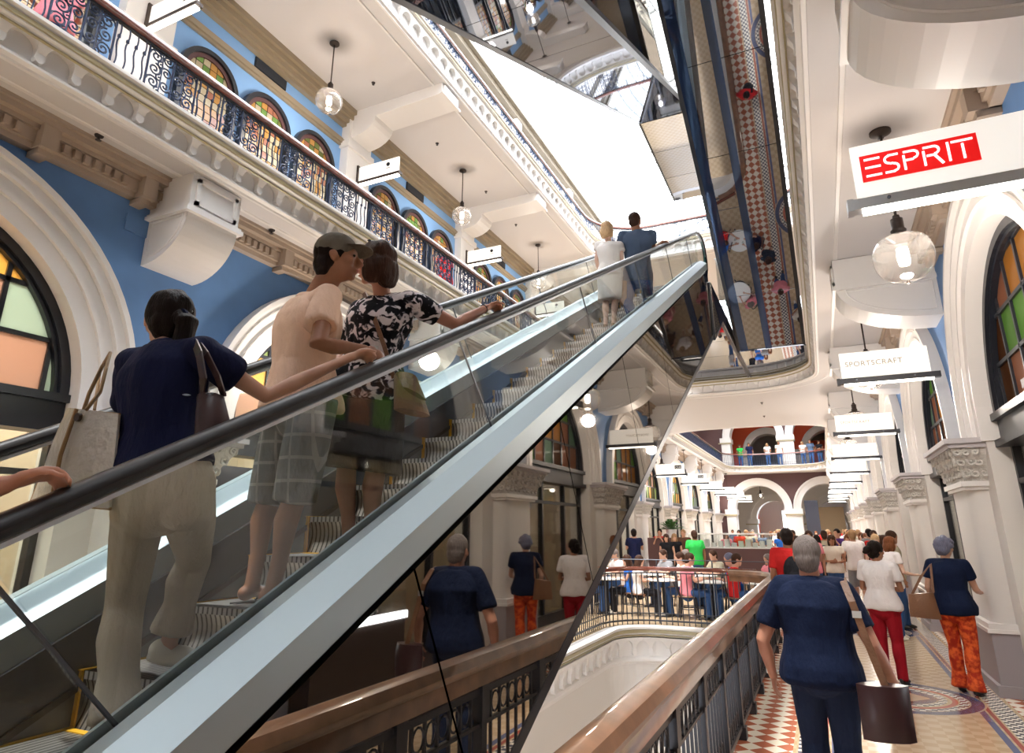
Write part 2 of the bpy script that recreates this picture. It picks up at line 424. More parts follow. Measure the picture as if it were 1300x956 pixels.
    bx(m,-.10,0,YBACK,YEND,5.36,5.42); bx(m,-.14,0,YBACK,YEND,5.42,5.55); bx(m,-.26,0,YBACK,YEND,5.60,5.66); bx(m,-.30,0,YBACK,YEND,5.66,5.7); bx(m,-.18,0,YBACK,YEND,5.55,5.6)
    y=YBACK+.3
    while y<34:
        bx(m,-.25,0,y-.08,y+.08,5.36,5.66); bx(m,-.19,0,y-.06,y+.06,5.30,5.37)
        for j in range(7): bx(m,-.185,0,y+.16+.105*j,y+.16+.105*j+.06,5.44,5.53)
        y+=1.07*P/5.35
    struct(m,nm('trim',TRIM),'taupe')
    # corbels carrying the gallery
    ov=1.27 if s>0 else .66
    for k in KS:
        yp=PY0+P*k+(-.2 if s<0 else (-.42 if k<=0 else .30)); r=thing('corbel','large white corbel bracket under the gallery above the %s arcade'%side,'corbel',(fx(0),yp,5.0),'corbels above the %s arcade'%side)
        hw=.34; zb=5.22; zl=4.66
        prof=[(0,ZC-.01),(-ov,ZC-.01),(-ov,zb)]
        for i in range(1,13):
            t=PI/2*i/12; prof.append((-ov*math.cos(t)+0,zb-(zb-zl)*math.sin(t)))
        m=MB(); m.ext([(fx(d),z) for d,z in prof],'y',yp-hw,yp+hw); m.build('body','molding',r)
        m=MB(); bx(m,-ov-.05,0,yp-hw-.05,yp+hw+.05,zb-.02,zb+.03); bx(m,-ov-.03,0,yp-hw-.03,yp+hw+.03,zb+.03,zb+.06); m.build('lip','molding',r)
        m=MB(); y0,y1,z0,z1=yp-hw+.06,yp+hw-.06,zb+.09,ZC-.07
        for a in ((y0,y1,z0,z0+.045),(y0,y1,z1-.045,z1),(y0,y0+.045,z0,z1),(y1-.045,y1,z0,z1)): bx(m,-ov-.03,-ov+.01,*a)
        for sg in (-1,1):
            q=[Vector((fx(-ov*.9*math.cos(PI/2*i/12)),yp+sg*hw,zb-.02-(zb-zl)*.82*math.sin(PI/2*i/12))) for i in range(12)]
            m.tube([Vector((fx(-.06),yp+sg*hw,zb-.05))]+[Vector((fx(-ov*.9),yp+sg*hw,zb-.05))]+q+[Vector((fx(-.06),yp+sg*hw,zl+.1)),Vector((fx(-.06),yp+sg*hw,zb-.05))],.014,6)
        m.build('panel_frame','molding',r)
    # shopfronts and lunettes
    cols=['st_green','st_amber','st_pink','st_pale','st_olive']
    for ki,k in enumerate(list(KS)[:-1]):
        yp=PY0+P*k; c=yp+P/2
        w=nm('window',WIN); W=thing(w,None,None,(fx(.3),c,ZS)); W['kind']='structure'
        m=MB(); m.arcband(c,ZS,RI-.12,RI+.0,fx(.12),fx(.34),seg=32); m.arcband(c,ZS,RI-.16,RI-.11,fx(.16),fx(.30),seg=32)
        bx(m,.08,.36,c-RI,c+RI,2.72,2.80); bx(m,.14,.34,c-RI,c+RI,2.80,3.02); bx(m,.08,.36,c-RI,c+RI,3.02,3.10)
        gs=.50; r=RI-.14; z=ZS+.08
        u=-1.5
        while u<=1.51:
            if abs(u)<r: bx(m,.2,.26,c+u-.022,c+u+.022,ZS+.04,ZS+math.sqrt(r*r-u*u))
            u+=gs
        v=.08+gs
        while v<r:
            h=math.sqrt(r*r-v*v); bx(m,.2,.26,c-h,c+h,ZS+v-.022,ZS+v+.022); v+=gs
        m.build('window_frame','black_frame',W)
        m=MB(); circ=semicircle(c,ZS,r,24); rnd=random.Random(k*7+(3 if s>0 else 11))
        seq=['st_amber','st_pale','st_pink','st_green'] 
        for i in range(-4,4):
            for j in range(-1,4):
                u0=c-1.5+gs*(i+3)-(gs if False else 0); v0=ZS+.08+gs*j
                cell=[(u0,max(v0,ZS+.04)),(u0+gs,max(v0,ZS+.04)),(u0+gs,v0+gs),(u0,v0+gs)]
                if v0+gs<=ZS+.05: continue
                pl=clip(cell,circ)
                if len(pl)<3: continue
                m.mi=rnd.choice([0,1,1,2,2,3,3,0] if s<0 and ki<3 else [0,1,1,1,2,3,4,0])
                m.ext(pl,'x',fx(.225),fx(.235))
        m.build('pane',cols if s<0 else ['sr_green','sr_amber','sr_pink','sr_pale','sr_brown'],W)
        # shopfront below
        d=nm('window',WIN); D=thing(d,None,None,(fx(.3),c,0)); D['kind']='structure'
        m=MB()
        for yy in (c-RI,c-.62,c+.62,c+RI-.07): bx(m,.22,.32,yy,yy+.07,0,2.72)
        bx(m,.2,.34,c-RI,c+RI,0,.22); bx(m,.22,.32,c-RI,c+RI,2.3,2.36)
        m.build('shopfront_frame','black_frame',D)
        m=MB(); bx(m,.262,.278,c-RI+.07,c+RI-.07,.22,2.72); m.build('pane','shop_glass',D)
    # shop rooms behind
    m=MB(); bx(m,4.6,4.8,YBACK,YEND,0,5.5); 
    for k in KS: bx(m,.5,4.6,PY0+P*k-.08,PY0+P*k+.08,0,5.5)
    struct(m,'wall_shop_%s'%side,'shop_wall')
    m=MB(); bx(m,.5,4.8,YBACK,YEND,5.5,5.6); struct(m,'ceiling_shop_%s'%side,'shop_white')
arcade('right'); arcade('left')

# shop lights: real ceiling fixtures
m=MB(); m.box(-.5,.5,-.08,.08,-.04,0); 
proto_fix=thing('ceiling_light','warm strip light on the ceiling inside a shop','ceiling light',(0,0,0),'strip lights inside the shops')
m.build('housing','white_metal',proto_fix); m=MB(); m.box(-.46,.46,-.06,.06,-.06,-.04); m.build('diffuser','tube_light',proto_fix)
first=True
for s in (1,-1):
    for k in list(KS)[1:-3]:
        for dx in (1.2,3.2):
            loc=((XR if s>0 else XL)+s*dx,PY0+P*k+P/2,5.5)
            if first: proto_fix.location=loc; first=False
            else: copy_tree(proto_fix,loc)
def alight(name,loc,e,c,size,rot=(0,0,0),sy=None):
    l=bpy.data.lights.new(name,'AREA'); l.energy=e; l.color=c; l.size=size
    if sy: l.shape='RECTANGLE'; l.size_y=sy
    o=bpy.data.objects.new(name,l); o.location=loc; o.rotation_euler=rot; col.objects.link(o); return o
def plight(name,loc,e,c,r=.08):
    l=bpy.data.lights.new(name,'POINT'); l.energy=e; l.color=c; l.shadow_soft_size=r
    o=bpy.data.objects.new(name,l); o.location=loc; col.objects.link(o); return o
for s in (1,-1):
    for k in range(-1,7):
        b=260 if (s<0 and k<1) else (110 if s<0 else 55)
        alight('shop_lamp',((XR if s>0 else XL)+s*2.4,PY0+P*k+P/2,5.35),b,(1,.90,.76),2.2)

# ---------------------------------------------------------------- floors, slabs, voids
def arc(cx,cy,r,a0,a1,z,n=10): return [(cx+r*math.cos(a0+(a1-a0)*i/n),cy+r*math.sin(a0+(a1-a0)*i/n),z) for i in range(n+1)]
def u_path(xr,xl,y0,y1,r,z):
    """right edge going away, rounded far end, left edge coming back; void on the left of travel"""
    return [(xr,y0,z)]+arc(xr-r,y1-r,r,0,PI/2,z)+arc(xl+r,y1-r,r,PI/2,PI,z)+[(xl,y0,z)]
def loop_path(xr,xl,y0,y1,r,z):
    return arc(xr-r,y1-r,r,0,PI/2,z)+arc(xl+r,y1-r,r,PI/2,PI,z)+arc(xl+r,y0+r,r,PI,1.5*PI,z)+arc(xr-r,y0+r,r,1.5*PI,2*PI,z)
def corner_fill(mb,cx,cy,r,q,z0,z1):
    """square corner minus its quarter disc; q=0 far right,1 far left,2 near left,3 near right"""
    a0=q*PI/2; pts=[(cx+r*math.cos(a0+PI/2*i/10),cy+r*math.sin(a0+PI/2*i/10)) for i in range(11)]
    sx=1 if q in(0,3) else -1; sy=1 if q in(0,1) else -1
    corner=(cx+sx*r,cy+sy*r)
    for i in range(10): mb.ext([pts[i],pts[i+1],corner],'z',z0,z1)
V0=(-.98,-4.0,.9,13.5,.9)       # ground void  xr xl y0 y1 r
V1=(.36,-5.95,YBACK,19.8,1.9)
V1b=(.8,-5.95,27,49.5,2.2)
V2=(.70,-6.5,YBACK,22.0,1.9)
def slab(mb,voids,x0,x1,z0,z1):
    y=YBACK
    for (xr,xl,y0,y1,r) in voids:
        if y0>y: mb.box(x0,x1,y,y0,z0,z1)
        mb.box(xr,x1,y0,y1,z0,z1); mb.box(x0,xl,y0,y1,z0,z1)
        corner_fill(mb,xr-r,y1-r,r,0,z0,z1); corner_fill(mb,xl+r,y1-r,r,1,z0,z1)
        if y0>YBACK+.1: corner_fill(mb,xl+r,y0+r,r,2,z0,z1); corner_fill(mb,xr-r,y0+r,r,3,z0,z1)
        y=y1
    mb.box(x0,x1,y,YEND+6,z0,z1)
m=MB(); slab(m,[V0],-11.6,6.8,-.3,0); struct(m,'floor','mosaic_floor')
m=MB(); slab(m,[V1,V1b],-12,6.8,ZC,ZF1-.02); struct(m,'ceiling_ground_floor','ceiling_paint')
m=MB(); slab(m,[V1,V1b],-12,6.8,ZF1-.02,ZF1); struct(m,'floor_first','mosaic_floor')
m=MB(); slab(m,[V2,V1b],-12,6.8,ZC1,ZF2); struct(m,'ceiling_first_floor','ceiling_paint')
m=MB(); m.box(-6,3,-1,YEND,-5.2,-5); struct(m,'floor_basement','mosaic_floor')
m=MB(); m.box(-12,6.8,YBACK-.3,YBACK,-.3,19); struct(m,'wall_back','wall_cream')

def cum(path,closed):
    pts=[Vector(p) for p in path]; 
    if closed: pts.append(pts[0])
    d=[0]
    for i in range(1,len(pts)): d.append(d[-1]+(pts[i]-pts[i-1]).length)
    return pts,d
def along(pts,d,s):
    import bisect
    i=max(1,min(len(d)-1,bisect.bisect_left(d,s))); t=(s-d[i-1])/max(1e-9,d[i]-d[i-1])
    p=pts[i-1].lerp(pts[i],t); tv=(pts[i]-pts[i-1]).normalized(); return p,tv
def fascia(path,H,name_,closed=False,pitch=.32,lim=None):
    k=H/.66
    prof=[(.002,0),(.24,0),(.24,-.035),(.20,-.05),(.20,-.13),(.15,-.15),(.13,-.19*k),(.05,-.21*k),(.035,-.54*k),(.07,-.57*k),(.09,-.60*k),(.09,-.63*k),(.05,-.66*k),(.04,-.69*k),(.002,-.69*k)]
    m=MB(); m.mi=0; m.sweep(prof,path,closed)
    pts,d=cum(path,closed); s=pitch/2; r=min(pitch*.41,.185*k); h=pitch/2; zc=-.40*k; zt=-.205*k
    sh=[(-h,zt),(h,zt),(h,zc+r)]+[(h-r*math.sin(PI/2*i/6),zc+r*math.cos(PI/2*i/6)) for i in range(1,7)]
    sh+=[(.045,zc-.09*k),(.03,zc-.13*k),(0,zc-.15*k),(-.03,zc-.13*k),(-.045,zc-.09*k)]
    sh+=[(-h+r*math.cos(PI/2*i/6),zc+r*math.sin(PI/2*i/6)) for i in range(0,7)]
    while s<d[-1]:
        p,t=along(pts,d,s); n=Vector((-t.y,t.x,0))
        if lim is None or lim(p):
            vs=[]
            for off in (0,1):
                for a,w in sh:
                    uo=.03 if off==0 else .10+.07*max(0,(w-zc)/(zt-zc))
                    vs.append(p+t*a+n*uo+Vector((0,0,w)))
            q=len(sh); m.add(vs,[tuple(range(q))[::-1],tuple(range(q,2*q))]+[(i,(i+1)%q,q+(i+1)%q,q+i) for i in range(q)])
            # raised disc in each lobe
        s+=pitch
    m.mi=0; m.sweep([(-.30,-.685*k),(-.24,-.685*k),(-.25,-.71*k),(-.29,-.71*k)],path,closed)
    m.mi=1; m.sweep([(.201,-.06),(.212,-.07),(.212,-.11),(.201,-.12)],path,closed)
    m.mi=1; m.sweep([(.155,-.155),(.165,-.16),(.165,-.178),(.15,-.185)],path,closed)
    return struct(m,name_,['molding','gilt'])
P1=u_path(*V1,ZF1); P2=u_path(*V2,ZF2); P0=u_path(*V0,0); P1b=loop_path(*V1b,ZF1)
fascia(P1,.43,nm('trim',TRIM)); fascia(P2,.58,nm('trim',TRIM),pitch=.36)
fascia(P0,.66,nm('trim',TRIM),pitch=.36); fascia(P1b,.43,nm('trim',TRIM),True,lim=lambda p:p.y>30)
m=MB(); m.sweep([(.02,-.68),(.02,-5.0),(-.2,-5.0),(-.2,-.68)],P0); struct(m,'wall_basement','wall_cream')
P2b=loop_path(*V1b,ZF2); m=MB(); m.sweep([(0,0),(.2,0),(.1,-.8),(0,-.8)],P2b,True); struct(m,nm('trim',TRIM),'molding')

# ---------------------------------------------------------------- first floor shop walls
def upper_wall(side):
    s=-1 if side=='left' else 1; X0=-9.25 if s<0 else 4.1
    fx=lambda d:X0+s*d
    def bx(mb,d0,d1,y0,y1,z0,z1): a,b=sorted((fx(d0),fx(d1))); mb.box(a,b,y0,y1,z0,z1)
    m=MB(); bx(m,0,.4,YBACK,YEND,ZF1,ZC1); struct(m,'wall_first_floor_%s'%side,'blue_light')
    m=MB()
    for d,z0,z1 in ((-.05,10.46,10.52),(-.09,10.52,10.62),(-.05,10.62,10.68),(-.12,10.98,11.06),(-.2,11.06,11.16),(-.26,11.16,11.28),(-.34,11.28,11.4)): bx(m,d,0,YBACK,YEND,z0,z1)
    struct(m,nm('trim',TRIM),'taupe_dark')
    m=MB()
    for k in KS:
        yp=PY0+P*k+.45
        bx(m,-.22,0,yp-.42,yp+.42,ZF1,ZC1); bx(m,-.28,0,yp-.48,yp+.48,9.5,9.62); bx(m,-.28,0,yp-.48,yp+.48,10.4,10.56)
        # beam with curved haunch
        xe=2.70 if s<0 else 3.35
        prof=[(0,ZC1)]+[(-xe,ZC1),(-xe,ZC1-.26)]+[(-xe+.25,ZC1-.28)]+[(-.9,ZC1-.30)]+[(-.22-.68*math.cos(PI/2*i/6),ZC1-.30-.40*math.sin(PI/2*i/6)) for i in range(1,7)]+[(0,ZC1-.70)]
        m.ext([(fx(d),z) for d,z in prof],'y',yp-.34,yp+.34)
        bx(m,-xe-.06,-xe,yp-.40,yp+.40,ZC1-.30,ZC1-.26); bx(m,-xe-.05,-xe,yp-.30,yp+.30,ZC1-.23,ZC1-.05)
    struct(m,nm('trim',TRIM),'molding')
    cols=['st_green','st_amber','st_pink','wine','st_olive']
    for k in (range(-1,9) if s<0 else range(-1,6)):
        mid=PY0+P*k+.45+P/2
        for j,dy in enumerate((-1.38,0,1.38)):
            c=mid+dy; z=9.62; R=.62
            W=thing(nm('window',WIN),None,None,(fx(0),c,z)); W['kind']='structure'
            m=MB(); m.arcband(c,z,R-.09,R,fx(-.12),fx(0),seg=20)
            for sg in(-1,1): a,b=sorted((c+sg*(R-.09),c+sg*R)); bx(m,-.12,0,a,b,6.9,z)
            bx(m,-.06,0,c-R,c+R,8.55,8.63); bx(m,-.06,0,c-R,c+R,6.7,6.95); bx(m,-.06,0,c-.03,c+.03,6.9,8.55)
            m.build('window_frame','black_frame',W)
            m=MB(); m.arcband(c,z,R-.17,R-.09,fx(-.07),fx(0),seg=16); m.build('red_border','maroon',W)
            m=MB(); r=R-.17; circ=semicircle(c,z,r,14); g=.15; rnd=random.Random(k*31+j)
            for i in range(-3,3):
                for q in range(-7,3):
                    u0=c+i*g; v0=z+q*g
                    cell=[(u0+.008,v0+.008),(u0+g-.008,v0+.008),(u0+g-.008,v0+g-.008),(u0+.008,v0+g-.008)]
                    pl=clip(cell,circ) if q>=0 else cell
                    if len(pl)<3: continue
                    m.mi=rnd.choice([0,1,1,2,4,1,5] if q>=0 else [1,5,5,2,1]); m.ext(pl,'x',fx(-.04),fx(-.03))
            m.build('pane',['sg_green','sg_amber','sg_pink','maroon','sg_olive','sg_cream'],W)
            m=MB(); bx(m,-.03,0,c-R+.09,c+R-.09,6.9,10.2) if False else bx(m,-.028,0,c-R+.09,c+R-.09,6.9,z); m.arcband(c,z,0.001,R-.1,fx(-.028),fx(0),seg=14); m.build('backing','dark_glass',W)
        if k%1==0:
            v=thing('air_vent','dark grille high on the blue %s wall of the first floor'%side,'vent',(fx(0),mid,10.83),'vent grilles on the first floor wall, %s'%side)
            m=MB(); bx(m,-.03,0,mid-.42,mid+.42,10.72,10.95); m.build('grille','black_frame',v)
            m=MB()
            for i in range(9): bx(m,-.045,-.03,mid-.40,mid+.40,10.735+.024*i,10.742+.024*i)
            m.build('slats','steel_dark',v)
for n,c in dict(sg_green=(.13,.24,.06),sg_amber=(.42,.22,.06),sg_pink=(.32,.13,.08),sg_olive=(.12,.14,.04),sg_cream=(.42,.36,.24),dark_glass=(.02,.025,.03)).items(): pm(n,c,.12)
upper_wall('left'); upper_wall('right')
# second floor walls and glass roof
for s,X0 in ((-1,-9.25),(1,4.1)):
    m=MB(); a,b=sorted((X0,X0+s*.4)); m.box(a,b,YBACK,YEND,ZF2,18.2); struct(m,'wall_second_floor_%s'%('left' if s<0 else 'right'),'plaster')
    m=MB()
    for d,z0,z1 in ((-.12,16.2,16.32),(-.2,16.32,16.42),(-.25,17.4,17.6),(-.4,17.6,17.8)):
        a,b=sorted((X0+s*d,X0)); m.box(a,b,YBACK,YEND,z0,z1)
    struct(m,nm('trim',TRIM),'cornice_darkened')
m=MB(); m.box(-12,-3.3,YEND+6,YEND+6.4,0,19); m.box(-1.6,6.8,YEND+6,YEND+6.4,0,19); m.box(-3.3,-1.6,YEND+6,YEND+6.4,3.4,19); struct(m,'wall_far','plaster')
RCX=-2.575;RA=6.67;RB=5.2;RZ=18.0
def vault(t,k=0): return (RCX+(RA-k)*math.cos(t),RZ+(RB-k)*math.sin(t))
for k in range(-2,11):
    yp=PY0+P*k+.45; r=thing('roof_truss','white lattice arch truss under the glass roof','roof truss',(RCX,yp,RZ),'lattice trusses of the glass roof')
    m=MB(); n=26
    o_=[Vector((vault(PI*i/n)[0],yp,vault(PI*i/n)[1])) for i in range(n+1)]
    i_=[Vector((vault(PI*i/n,.75)[0],yp,vault(PI*i/n,.75)[1])) for i in range(n+1)]
    m.tube(o_,.07,6); m.tube(i_,.07,6); m.build('chords','truss_darkened',r)
    m=MB()
    for i in range(n): m.tube([o_[i],i_[i+1]],.035,4); m.tube([i_[i],o_[i+1]],.035,4)
    m.build('lattice','truss_darkened',r)
m=MB()
for i in range(1,14):
    x,z=vault(PI*i/14); m.box(x-.05,x+.05,YBACK,YEND,z-.05,z+.05)
struct(m,nm('trim',TRIM),'white_metal')
m=MB(); n=28; vs=[]
for i in range(n+1):
    x,z=vault(PI*i/n,-.12); vs+= [(x,YBACK,z),(x,YEND,z)]
m.add(vs,[(2*i,2*i+1,2*i+3,2*i+2) for i in range(n)]); struct(m,'window_roof','roof_glass')

# ---------------------------------------------------------------- far end arcade (maroon wall with white arches), two floors
def end_wall(z0,z1,zs,Y,name_,wm='maroon',R=1.78):
    m=MB(); cs=[-14+5.75*i for i in range(4)]; cs=[c for c in cs]
    cs=[]
    x1_=at(960,600,y=51).x+(0.6 if R<1.7 else 0); cs=[x1_,x1_+4.45]
    edges=[-12]
    x=-12
    for c in cs:
        m.mi=0; m.box(x,c-R,Y,Y+.8,z0,z1); n=18
        for i in range(n):
            t0,t1=PI*i/n,PI*(i+1)/n
            m.ext([(c+R*math.cos(t0),zs+R*math.sin(t0)),(c+R*math.cos(t0),z1),(c+R*math.cos(t1),z1),(c+R*math.cos(t1),zs+R*math.sin(t1))],'y',Y,Y+.8)
        x=c+R
    m.box(x,6.8,Y,Y+.8,z0,z1)
    struct(m,name_,wm)
    m=MB()
    for c in cs:
        for r0,r1,d in ((R-.1,R+.28,.14),(R+.28,R+.42,.24)):
            i0=len(m.v); m.arcband(0,0,r0,r1,-d,1.2 if r0<R else 0,seg=24)
            m.xf(i0,Matrix(((0,1,0,c),(1,0,0,Y),(0,0,1,zs),(0,0,0,1))))
    for a,b in ((cs[0]-R-.45,cs[0]-R),(cs[0]+R,cs[1]-R),(cs[1]+R,6.8)):
        m.box(a-.1,b+.1,Y-.16,Y+1.2,z0,zs); m.box(a-.18,b+.18,Y-.24,Y+1.2,zs-.35,zs)
    struct(m,nm('trim',TRIM),'molding')
    m=MB()
    for a,b in ((cs[0]-R-.55,cs[0]-R),(cs[0]+R,cs[1]-R),(cs[1]+R,6.8)): m.box(a-.2,b+.2,Y-.27,Y-.2,zs-.45,zs-.37)
    struct(m,nm('trim',TRIM),'gilt')
end_wall(0,ZC,3.2,50.9,'wall_end'); end_wall(ZF1,ZC1,8.5,51.5,'wall_end_first')
end_wall(0,ZC,2.6,57.0,'wall_beyond_ground','wall_cream',1.5); end_wall(ZF1,ZC1,8.0,57.0,'wall_beyond_first','orange_wall',1.5)
m=MB(); m.box(-12.4,-12,YEND-.5,YEND+6.4,0,19); struct(m,'wall_side_left','wall_cream'); m=MB(); m.box(6.8,7.2,YEND-.5,YEND+6.4,0,19); struct(m,'wall_side_right','wall_cream')
m=MB(); m.box(-12,6.8,YEND,YEND+6.4,ZF2,ZF2+.3); struct(m,'ceiling_end','ceiling_paint')
m=MB(); m.box(at(900,640,y=60).x,at(962,640,y=60).x,60,60.2,0,5.4); m.box(at(900,640,y=60).x,at(955,640,y=60).x,60,60.2,ZF1,11.0); m.box(at(1030,640,y=60).x,at(1090,640,y=60).x,60,60.2,ZF1,9.0); struct(m,'wall_beyond','orange_wall')
# ================================================================ railings, lamps, signs
def spiral(c,r,turns,a0,sgn=1,n=18,rad=.007):
    return [Vector((c[0]+sgn*(r*(1-i/n*.85))*math.cos(a0+turns*2*PI*i/n),0,c[1]+(r*(1-i/n*.85))*math.sin(a0+turns*2*PI*i/n))) for i in range(n+1)]
def scroll_panel():
    m=MB(); W=.60;H=.68
    for sg in (-1,1):
        for row in range(4):
            zc=.09+.165*row
            m.tube(spiral((sg*.215,zc),.078,1.6,0 if row%2 else PI/2,sg),.0115,4)
            m.tube(spiral((sg*.075,zc+.03),.068,1.5,PI if row%2 else 0,sg),.0115,4)
            m.tube(spiral((sg*.15,zc+.09),.045,1.2,PI/2,-sg),.010,4)
        m.tube([Vector((sg*.3,0,0)),Vector((sg*.3,0,H))],.013,5)
        m.tube([Vector((sg*(.15+.02*math.sin(6*i)),0,H*i/10)) for i in range(11)],.009,4)
        m.tube([Vector((sg*.15+sg*.12*math.cos(PI*i/10),0,.66-.05*math.sin(PI*i/10))) for i in range(11)],.008,4)
    m.tube([Vector((0,0,0)),Vector((0,0,H))],.014,5)
    return m
def wavy_panel():
    m=MB(); H=.68
    for x in (-.14,-.045,.05,.145):
        m.tube([Vector((x+.012*math.sin(2*PI*i/12*2),0,H*i/12)) for i in range(13)],.009,5)
        m.tube([Vector((x,0,.50)),Vector((x,0,.53))],.018,5)
    return m
def gallery_rail(path,label,z,smin,smax,group=None,cat='railing',closed=False,pan=True,setb=-.10,x0=None):
    """iron balustrade: mahogany handrail, bottom rail, scroll panels and wavy bars; path is the slab edge"""
    pts,d=cum(path,closed)
    off=[]; N=max(2,int((smax-smin)/.25))
    for i in range(N+1):
        s=smin+(smax-smin)*i/N; p,t=along(pts,d,min(max(s,0),d[-1]-1e-4)); n=Vector((-t.y,t.x,0)); off.append((p+n*(-setb if False else setb)))
    R=thing('gallery_railing',label,cat,(off[0].x,off[0].y,z),group)
    pp=[(p.x,p.y,z) for p in off]
    m=MB(); m.sweep([(-.055,.79),(-.06,.82),(-.04,.865),(0,.88),(.04,.865),(.06,.82),(.055,.79),(.02,.77),(-.02,.77)],pp); m.build('handrail','mahogany',R,smooth=True)
    m=MB(); m.sweep([(-.02,.745),(.02,.745),(.02,.775),(-.02,.775)],pp); m.sweep([(-.025,.05),(.025,.05),(.025,.08),(-.025,.08)],pp); m.build('flat_rails','iron_black',R)
    if not pan: return R
    s=smin+.5; j=0; protos=[]
    for mk in (scroll_panel,wavy_panel):
        o=mk().build('scroll_panel' if mk is scroll_panel else 'bar_panel','iron_blue'); protos.append(o)
    first=[True,True]
    while s<smax-.4:
        w=.60 if j%2==0 else .36; p,t=along(pts,d,s); n=Vector((-t.y,t.x,0)); q=p+n*setb; q.z=z+.08
        o=protos[j%2] if first[j%2] else protos[j%2].copy()
        if not first[j%2]: col.objects.link(o)
        first[j%2]=False
        o.parent=R; o.location=q-R.location; o.rotation_euler=(0,0,math.atan2(t.y,t.x))
        s+=.49; j+=1
    return R
# left edge of level one: arc length from its far corner back to the camera side
pts1,d1=cum(P1,False); L1=d1[-1]
gallery_rail(P1,'ornate iron balustrade with mahogany handrail along the first-floor gallery, above the first arches',ZF1,L1-30,L1-1.5)
gallery_rail(P1,'curved iron balustrade at the far end of the first-floor void, behind the escalator top',ZF1,27.5,L1-30)
gallery_rail(P1,'iron balustrade of the first-floor gallery over the wide corridor with the shop signs',ZF1,3,27)
pts2,d2=cum(P2,False); L2=d2[-1]
gallery_rail(P2,'iron balustrade of the second-floor gallery seen high up against the glass roof',ZF2,L2-31,L2-2)
gallery_rail(P2,'curved iron balustrade closing the far end of the second-floor void',ZF2,28,L2-31)
pts1b,d1b=cum(P1b,True); q1=[i for i in range(len(pts1b))]
P1c=arc(V1b[0]-2.2,V1b[3]-2.2,2.2,0,PI/2,ZF1)+arc(V1b[1]+2.2,V1b[3]-2.2,2.2,PI/2,PI,ZF1)+[(V1b[1],27.5,ZF1)]
ptc,dc=cum(P1c,False)
# far gallery: plain balustrade filled with slim bars
def bar_rail(path,label,z,parts_name='bars',mat='iron_blue',pitch=.12,setb=-.1,cat='railing',h=1.05,handrail='mahogany'):
    pts,d=cum(path,False); R=thing('gallery_railing',label,cat,(path[0][0],path[0][1],z))
    N=int(d[-1]/.3)+1; pp=[]
    for i in range(N+1):
        p,t=along(pts,d,min(d[-1]*i/N,d[-1]-1e-4)); n=Vector((-t.y,t.x,0)); q=p+n*setb; pp.append((q.x,q.y,z))
    m=MB(); m.sweep([(-.045,h-.05),(-.05,h-.01),(-.03,h+.03),(.03,h+.03),(.05,h-.01),(.045,h-.05)],pp); m.build('handrail',handrail,R,smooth=True)
    m=MB(); m.sweep([(-.02,h-.1),(.02,h-.1),(.02,h-.08),(-.02,h-.08)],pp); m.sweep([(-.02,.06),(.02,.06),(.02,.09),(-.02,.09)],pp); m.sweep([(-.012,.2),(.012,.2),(.012,.215),(-.012,.215)],pp); m.build('flat_rails',mat,R)
    m=MB(); s=.05
    while s<d[-1]:
        p,t=along(pts,d,s); n=Vector((-t.y,t.x,0)); q=p+n*setb; r=.008; m.box(q.x-r,q.x+r,q.y-r,q.y+r,z,z+h-.08); s+=pitch
    m.build(parts_name,mat,R)
    return R
bar_rail(P1c,'blue iron balustrade round the far first-floor void, with people leaning on it',ZF1,pitch=.14,h=.85)
# ground floor void: cafe end
pts0,d0=cum(P0,False)
P0c=[p for p in P0 if p[1]>12.7]
cafe=[( -1.25,13.32,0)]+[( -1.9,13.55,0),(-3.1,13.55,0)]+arc(V0[1]+.9,12.6,.95,PI/2,PI,0,6)+[(-4.05,9,0),(-4.05,1.4,0)]
R=bar_rail(cafe,'balustrade with polished red-brown handrail in front of the cafe tables',0,pitch=.11,mat='iron_black',setb=-.02)
m=MB(); m.tube([Vector((x,13.75,1.2)) for x in (-4.4,-1.0)],.010,6)
for x in (-4.3,-3.2,-2.1,-1.05): m.tube([Vector((x,13.75,0)),Vector((x,13.75,1.2))],.014,6)
m.build('upper_rail','steel_dark',R)
# right hand corridor balustrade with wide wooden rail and cast panels
XRL=-.90
R=thing('void_railing','dark balustrade with a wide varnished wooden handrail running from the lower edge to the cafe','railing',(XRL,-1,0))
m=MB(); m.sweep([(-.075,.97),(-.085,1.0),(-.06,1.045),(0,1.065),(.06,1.045),(.085,1.0),(.075,.97),(.045,.95),(.045,.86),(-.045,.86),(-.045,.95)],[(XRL,-1,0),(XRL,12.5,0)]+[(XRL-.9+.9*math.cos(a),12.5+.9*math.sin(a),0) for a in (.3,.6,.9,1.2,1.5)]); m.build('handrail','walnut',R,smooth=True)
m=MB(); m.box(XRL-.02,XRL+.02,-1,12.5,.80,.84); m.box(XRL-.02,XRL+.02,-1,12.5,.08,.12); m.box(XRL-.015,XRL+.015,-1,12.5,.62,.64); m.build('flat_rails','iron_black',R)
pst=MB(); pst.box(XRL-.03,XRL+.03,-.035,.035,0,.88); pst.box(XRL-.05,XRL+.05,-.055,.055,0,.1); pst.box(XRL-.04,XRL+.04,-.05,.05,.66,.88)
pnl=MB()
for i in range(6):
    y=.14+.13*i; pnl.box(XRL-.009,XRL+.009,y-.009,y+.009,.1,.82)
for i in range(5):
    y=.205+.13*i
    pnl.tube([Vector((XRL,y+.055*math.cos(2*PI*q/12),.72+.06*math.sin(2*PI*q/12))) for q in range(13)],.008,4)
    pnl.tube([Vector((XRL,y+.045*math.cos(2*PI*q/12),.2+.05*math.sin(2*PI*q/12))) for q in range(13)],.008,4)
po=None;no=None
